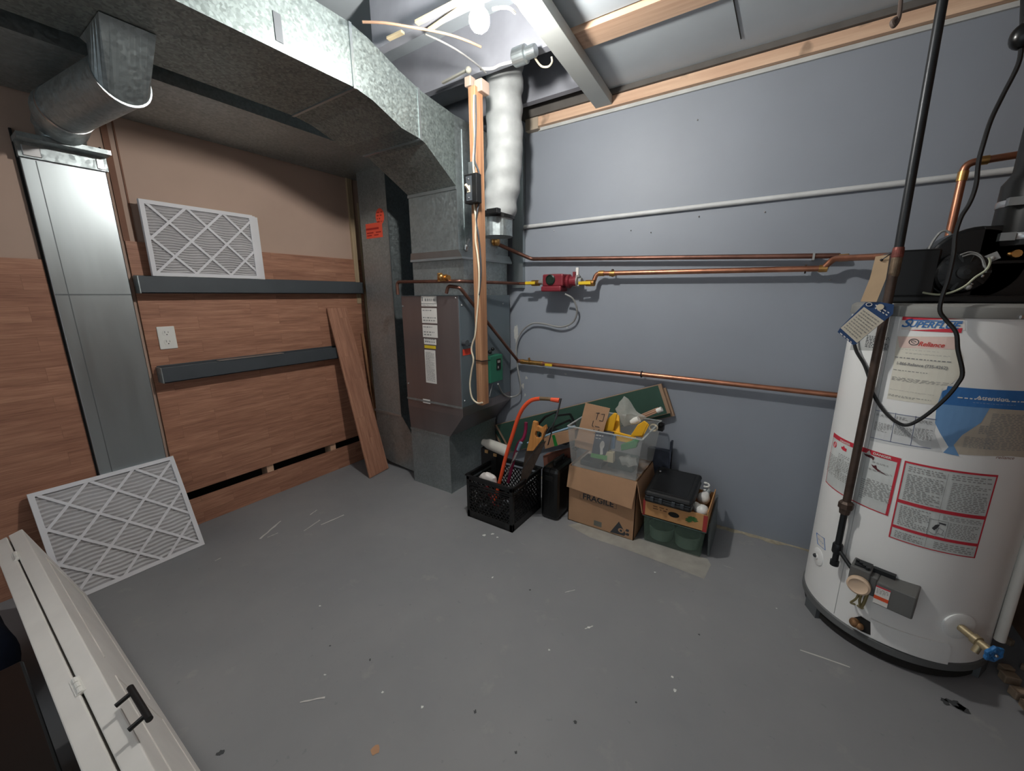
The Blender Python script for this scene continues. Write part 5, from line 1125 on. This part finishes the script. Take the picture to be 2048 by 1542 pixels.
P3 = [q(1214, 903, yy), q(1226, 907, yy), q(1226, 926, yy), q(1206, 922, yy)]; b = MB(); b.prism(P3, (0, .03, 0)); b.build('cream_flap', M('cream_card', (226, 212, 176), .7), t)
b = MB(); P3 = [q(1222, 872, yy+.03), q(1230, 873, yy+.03), q(1228, 898, yy+.03), q(1219, 897, yy+.03)]; b.prism(P3, (0, .02, 0)); b.build('blue_side', M('mid_blue_card', (74, 124, 170), .5), t)
b = MB(); P3 = [q(1241, 890, yy+.04), q(1270, 880, yy+.04), q(1276, 884, yy+.04), q(1272, 896, yy+.04), q(1242, 902, yy+.04)]; b.prism(P3, (0, .03, 0)); tag(b.build('green_packet', M('bright_green_pack', (48, 138, 74), .4), bevel=.004), 'bright green packet inside the clear bin below the yellow mitre box', 'packet')
b = MB(); c = q(1256, 922, by0+.04); b.ball(c, .035, 1.4, .8, .8, 20, 12)
for v in b.bm.verts: v.co += V((math.sin(v.co.z*190), math.cos(v.co.x*160), math.sin(v.co.x*170)))*.004
tag(b.build('bulb_bag', m_bag, smooth=True), 'crumpled clear bag in the lower right of the clear bin', 'bag')
b = MB(); b.tube([q(1150, 895, by0+.03)+V((.02*math.cos(i*.9), .02*math.sin(i*.7), .012*math.sin(i*1.3))) for i in range(14)], .004, 6); tag(b.build('coiled_wire', m_blk, smooth=True), 'tangle of dark wire at the left end of the clear bin', 'wire')
b = MB(); rnd = random.Random(6); top = q(1248, 792, -.26); base = [q(1230, 820, -.27), q(1240, 852, -.27), q(1262, 858, -.25), q(1288, 836, -.23)]
P = [q(1248, 792, -.26), q(1256, 796, -.25), q(1272, 822, -.24), q(1292, 834, -.24), q(1270, 850, -.25), q(1248, 852, -.27), q(1238, 838, -.28), q(1231, 818, -.27)]
cc = sum(P, V((0, 0, 0)))/len(P); F_ = [cc+V((0, -.03, 0)), cc+V((0, .035, 0))]
for f_ in F_:
    vs = [b.bm.verts.new(p) for p in P]; c_ = b.bm.verts.new(f_)
    for i in range(len(P)): b.bm.faces.new((vs[i], vs[(i+1) % len(P)], c_))
bmesh.ops.remove_doubles(b.bm, verts=b.bm.verts, dist=1e-5); bmesh.ops.subdivide_edges(b.bm, edges=b.bm.edges, cuts=3, use_grid_fill=True)
for v in b.bm.verts: v.co += V((math.sin(v.co.z*120+v.co.x*40), math.sin(v.co.x*150), math.cos(v.co.x*90)))*.003
tag(b.build('plastic_bag', m_bag, smooth=True), 'pointed clear plastic bag sticking up from the middle of the clear bin', 'bag')
t = thing('rod_bundle', 'bundle of thin brown rods with a white cap sticking out of the clear bin', 'rods', tuple(q(1300, 835, -.20)))
b = MB()
for i, (dx, dz) in enumerate(((0, 0), (0, .010), (0, -.010), (.0, .004))): b.cyl(q(1268, 840, -.22)+V((dx, .006*(i % 2), dz)), q(1316, 820, -.20)+V((dx, .006*(i % 2), dz)), .0045, 8)
b.build('rod', M('brown_rod', (168, 132, 108), .6), t); b = MB(); b.cyl(q(1314, 822, -.20), q(1324, 818, -.20), .013, 14); b.build('cap', m_wpl, t)
b = MB(); b.tube([q(1262, 845, -.27), q(1270, 842, -.27), q(1278, 838, -.27)], [.012, .019, .016], 14); tag(b.build('plastic_grip', m_wpl, smooth=True), 'white plastic handle lying on top between the bag and the rods', 'plastic piece')
t = thing('cable_roll', 'small roll of cream cable at the back right of the clear bin', 'cable', tuple(q(1306, 860, -.17)))
b = MB(); c = q(1307, 855, -.17)
for i in range(3): b.tube([c+V((.020*math.cos(2*PI*k/16), -.008+.006*i, .018*math.sin(2*PI*k/16))) for k in range(17)], .0035, 6)
b.build('coil', m_cable, t, smooth=True)
b = MB(); b.box(q(1315, 862, -.15), q(1330, 846, -.11)); b.ball(q(1322, 850, -.14), .016); tag(b.build('black_fitting', m_blk, bevel=.003), 'small black fitting behind the clear bin against the green board', 'fitting')
b = MB(); b.box((bx0+.05, by0+.03, zb), (bx0+.17, by0+.14, zb+.03)); tag(b.build('parts_tray', M('dark_slate_plastic', (58, 62, 70), .4), bevel=.004), 'dark tray on the bottom of the clear bin at the left', 'tray')
b = MB(); b.box((bx0+.19, by0+.08, zb), (bx1-.05, by0+.2, zb+.055)); tag(b.build('dark_carton', M('dark_teal_carton', (44, 66, 62), .5), bevel=.004), 'dark teal carton in the middle of the clear bin', 'box')

# right stack: green bin, tray, black case
gx0, gx1, gy0, gy1, gh = 2.146, 2.436, -.372, -.10, .150
t = thing('green_bin', 'green tinted see-through bin on the floor under the cardboard tray', 'bin', ((gx0+gx1)/2, (gy0+gy1)/2, 0))
b = MB(); w = .0025
b.hexa([(gx0+.01, gy0+.006, 0), (gx1-.01, gy0+.006, 0), (gx1-.01, gy1, 0), (gx0+.01, gy1, 0)], [(gx0, gy0, gh), (gx1, gy0, gh), (gx1, gy1, gh), (gx0, gy1, gh)]); b.build('tub', m_gclear, t, bevel=.008)
b = MB(); b.box((gx0-.004, gy0-.005, gh-.006), (gx1+.006, gy1, gh)); b.build('rim', M('green_rim', (84, 104, 94), .3), t, bevel=.002)
for i, (dx, lb) in enumerate(((.078, 'left'), (.205, 'right'))):
    b = MB(); b.lathe((gx0+dx, gy0+.085, .006), (0, 0, 1), [(.055, 0), (.062, .06), (.064, .065), (.060, .066), (.052, .008)], 28); tag(b.build('round_container', M('pale_green_tub', (128, 150, 138), .4), smooth=True), lb+' of the two round tubs inside the green tinted bin', 'container')
b = MB(); tx0, tx1, ty0, ty1 = gx0-.004, gx1+.005, gy0-.006, gy1-.01; tz0, tz1 = gh+.001, gh+.088
t = thing('cardboard_tray', 'brown fruit tray with red corners and green print on top of the green bin', 'tray', ((tx0+tx1)/2, -.24, tz0))
w = .004
b.box((tx0, ty0, tz0), (tx1, ty0+w, tz1)); b.box((tx0, ty1-w, tz0), (tx1, ty1, tz1)); b.box((tx0, ty0, tz0), (tx0+w, ty1, tz1)); b.box((tx1-w, ty0, tz0), (tx1, ty1, tz1+.02)); b.box((tx0, ty0, tz0), (tx1, ty1, tz0+w)); b.build('carton', m_card2, t)
fr = plane((tx0, ty0, tz0), (1, 0, 0), (0, 0, 1)); Wt = tx1-tx0
b = MB(); rect(b, 0, 0, .012, .085, fr, .0006); rect(b, Wt-.018, 0, Wt, .085, fr, .0006); b.build('red_corner', M('red_card_print', (160, 52, 50), .7), t)
b = MB(); patch(b, [(Wt*.5+.026*math.cos(a)*1, .045+.014*math.sin(a)) for a in (2*PI*i/16 for i in range(16))], fr, .0008); b.build('hand_hole', m_dark, t)
b = MB()
for i in range(7):
    a = i*.9; cx_, cz_ = Wt*.77+.014*math.cos(a), .045+.010*math.sin(a*1.7); patch(b, [(cx_-.016, cz_), (cx_, cz_+.009), (cx_+.018, cz_+.002), (cx_+.002, cz_-.008)], fr, .0008+.0001*i)
b.build('leaf_print', M('leaf_print_green', (66, 112, 58), .7), t)
b = MB(); words(b, .05, .12, .045, .07, 2, fr, .0008, random.Random(5), wl=.25); b.build('print', M('brown_print', (110, 74, 50), .8), t)
t = thing('drill_case', 'black plastic tool case lying in the cardboard tray', 'case', (2.25, -.26, tz0+.06))
P = [pZ(1297, 1004, .27), pZ(1375, 1028, .27), pZ(1408, 948, .27), pZ(1322, 925, .27)]
zz = .235; cA = sum(P, V((0, 0, 0)))/4
P = [V((2.155, -.40, 0)), V((2.375, -.40, 0)), V((2.385, -.125, 0)), V((2.165, -.125, 0))]
T_ = Matrix.Translation((2.26, -.26, .281)) @ Matrix.Rotation(math.radians(6), 4, 'X')
b = MB(); b.box((-.112, -.145, -.03), (.112, .145, .0), T_); b.box((-.112, -.145, .003), (.112, .145, .03), T_); b.build('shell', m_blk, t, bevel=.014)
b = MB(); b.box((-.105, -.142, -.001), (.105, .142, .005), T_)
for u_ in (-.07, -.03, .03, .07): b.box((u_-.008, -.152, -.012), (u_+.008, -.143, .012), T_)
b.build('latch', m_char, t, bevel=.002)
b = MB(); b.box((-.085, -.115, .0295), (.085, .115, .0315), T_); b.build('raised_lid_panel', m_blkg, t, bevel=.001); 
b = MB(); b.ball(T_ @ V((-.085, .07, .036)), .007); b.build('steel_stud', m_steel, t)
# bulbs
m_bulb = M('frosted_bulb', (228, 226, 222), .3)
def bulb(px, py, y, d, lb):
    c = q(px, py, y); t = thing('light_bulb', lb, 'light bulb', tuple(c), 'spare light bulbs in the tray'); d = V(d).normalized()
    b = MB(); b.lathe(c-d*.03, d, [(.003, 0), (.018, .003), (.0285, .014), (.031, .028), (.028, .042), (.018, .056), (.0135, .064)], 24); b.build('globe', m_bulb, t, smooth=True)
    b = MB(); b.lathe(c-d*.03, d, [(.0135, .064), (.0135, .084), (.006, .09)], 12); b.build('screw_base', m_g3, t); return t
bulb(1407, 996, -.20, (.2, .5, .3), 'round white light bulb at the middle right of the cardboard tray')
bulb(1403, 1021, -.335, (-.9, .3, 0), 'white light bulb in cellophane at the front right of the cardboard tray')
t = thing('spiral_bulb', 'compact fluorescent bulb at the back right of the cardboard tray', 'light bulb', tuple(q(1413, 972, -.15)))
c = q(1412, 984, -.15); b = MB(); b.tube([c+V((.012*math.cos(i*.7), .012*math.sin(i*.7), .0022*i)) for i in range(26)], .0045, 8); b.build('spiral', m_bulb, t, smooth=True)
b = MB(); b.cyl(c+V((0, 0, -.02)), c, .016, 14); b.build('ballast', m_wpl, t, smooth=True)
b = MB(); c = q(1392, 1012, -.34); b.ball(c, .03, .8, .5, .7, 14, 10)
for v in b.bm.verts: v.co += V((math.sin(v.co.z*190), math.cos(v.co.x*160), math.sin(v.co.x*170)))*.004
tag(b.build('cellophane', m_bag, smooth=True), 'crumpled cellophane beside the front light bulb', 'wrapper')
# grey lid leaning behind / beside
b = MB(); b.hexa([(2.452, -.33, 0), (2.462, -.33, 0), (2.462, -.06, 0), (2.452, -.06, 0)], [(2.443, -.33, .175), (2.452, -.33, .18), (2.452, -.06, .21), (2.443, -.06, .205)]); tag(b.build('bin_lid', M('grey_lid_plastic', (96, 104, 104), .4), bevel=.003), 'grey plastic lid leaning upright at the right end of the green bin', 'lid')
b = MB(); b.box((2.07, -.07, .0), (2.20, -.04, .40)); b.box((2.19, -.075, 0), (2.2, -.04, .46)); tag(b.build('slate_board', M('slate_panel', (60, 66, 80), .5), bevel=.003), 'dark slate panel standing between the fragile box and the blue wall', 'panel')

# ================================================================ CEILING ITEMS
t = thing('ceiling_lamp', 'bare bulb lamp on the ceiling above the open bay at the top edge', 'lamp', tuple(LAMP+V((0, 0, .1))))
m, nt, bs = nodes('lamp_glow'); bs.inputs['Emission Color'].default_value = (1, .975, .93, 1); bs.inputs['Emission Strength'].default_value = LAMP_E; bs.inputs['Base Color'].default_value = (1, 1, 1, 1)
b = MB(); bmesh.ops.create_icosphere(b.bm, subdivisions=2, radius=LAMP_R, matrix=Matrix.Translation(LAMP)); b.build('bulb', m, t, smooth=True)
b = MB(); b.lathe(LAMP+V((0, 0, LAMP_R*.8)), (0, 0, 1), [(.014, 0), (.016, .03), (.03, .035), (.05, .06), (.052, .17)], 24); b.build('lamp_holder', m_wpl, t, smooth=True)
def zw(name, pts, r, mat, label, cat='cable', n=6):
    return wire(name, [pZ(a, c, z) for a, c, z in pts], r, mat, label, cat, n=n)
zw('cable', [(725, 44, 2.22), (770, 46, 2.22), (820, 54, 2.22), (860, 61, 2.22), (900, 70, 2.22), (935, 82, 2.22), (962, 94, 2.22)], .0045, m_bcab, 'brown cable arching across the open ceiling bay')
zw('cable', [(850, 68, 2.24), (885, 84, 2.24), (920, 104, 2.24), (955, 130, 2.24), (972, 146, 2.24)], .0035, m_gcab, 'thin grey cable curving towards the top of the post')
b = MB(); b.bar(pZ(833, 46, 2.28), pZ(935, -6, 2.28), .022, .012); tag(b.build('cream_batten', M('cream_batten', (226, 206, 168), .6), bevel=.002), 'upper cream batten fixed in the ceiling bay left of the lamp', 'batten', 'battens in the ceiling bay')
b = MB(); b.bar(pZ(858, 60, 2.27), pZ(928, 12, 2.27), .016, .010); tag(b.build('cream_batten', M('cream_batten', (226, 206, 168), .6), bevel=.002), 'middle cream batten, just below the longest one, left of the lamp', 'batten', 'battens in the ceiling bay')
b = MB(); b.bar(pZ(776, 78, 2.28), pZ(806, 64, 2.28), .02, .010); tag(b.build('cream_batten', M('cream_batten', (226, 206, 168), .6), bevel=.002), 'short cream batten end below the brown cable in the ceiling bay', 'batten', 'battens in the ceiling bay')
zw('cable', [(985, 18, 2.2), (1005, 15, 2.2), (1020, 17, 2.2), (1030, 26, 2.21)], .005, m_wpl, 'white cable curling right of the lamp')
zw('cable', [(960, 138, 2.25), (985, 137, 2.25), (1000, 130, 2.25), (1022, 124, 2.25), (1036, 120, 2.25)], .006, m_wpl, 'white cable running to the round junction box')
t = thing('junction_box', 'round grey junction box in the ceiling bay beside the grey board', 'junction box', tuple(pZ(1048, 112, 2.25)))
b = MB(); c = pZ(1040, 112, 2.25); c2 = pZ(1056, 108, 2.25); b.lathe(c, (1, 0, 0), [(.03, -.03), (.035, -.025), (.035, .03), (.024, .034), (.024, .075), (.022, .078)], 24); b.build('housing', m_g3, t, smooth=False)
zw('cable', [(1066, 108, 2.24), (1074, 122, 2.23), (1084, 133, 2.22), (1097, 133, 2.22), (1104, 124, 2.22), (1103, 114, 2.23)], .004, m_cable, 'cream cable looping down at the grey ceiling board')
b = MB(); b.bar(pZ(885, 166, 2.25), pZ(933, 141, 2.25), .012, .008); b.ball(pZ(937, 140, 2.24), .014); tag(b.build('wood_brace', M('greyed_brace', (150, 148, 138), .8)), 'thin greyed brace rising to the head of the hanging post', 'brace')
zw('hanging_wire', [(1803, -20, 2.2), (1800, 20, 2.1), (1796, 40, 2.05), (1788, 52, 2.03), (1784, 44, 2.04), (1792, 36, 2.05)], .006, M('pale_brown_wire', (110, 96, 88), .6), 'brown wire hanging knotted at the wall plate beside the gas pipe', 'wire')

# ---------------------------------------------------------------- tidy
for o in list(bpy.data.objects):
    if '_wl' in o: del o['_wl']
bpy.context.view_layer.update()
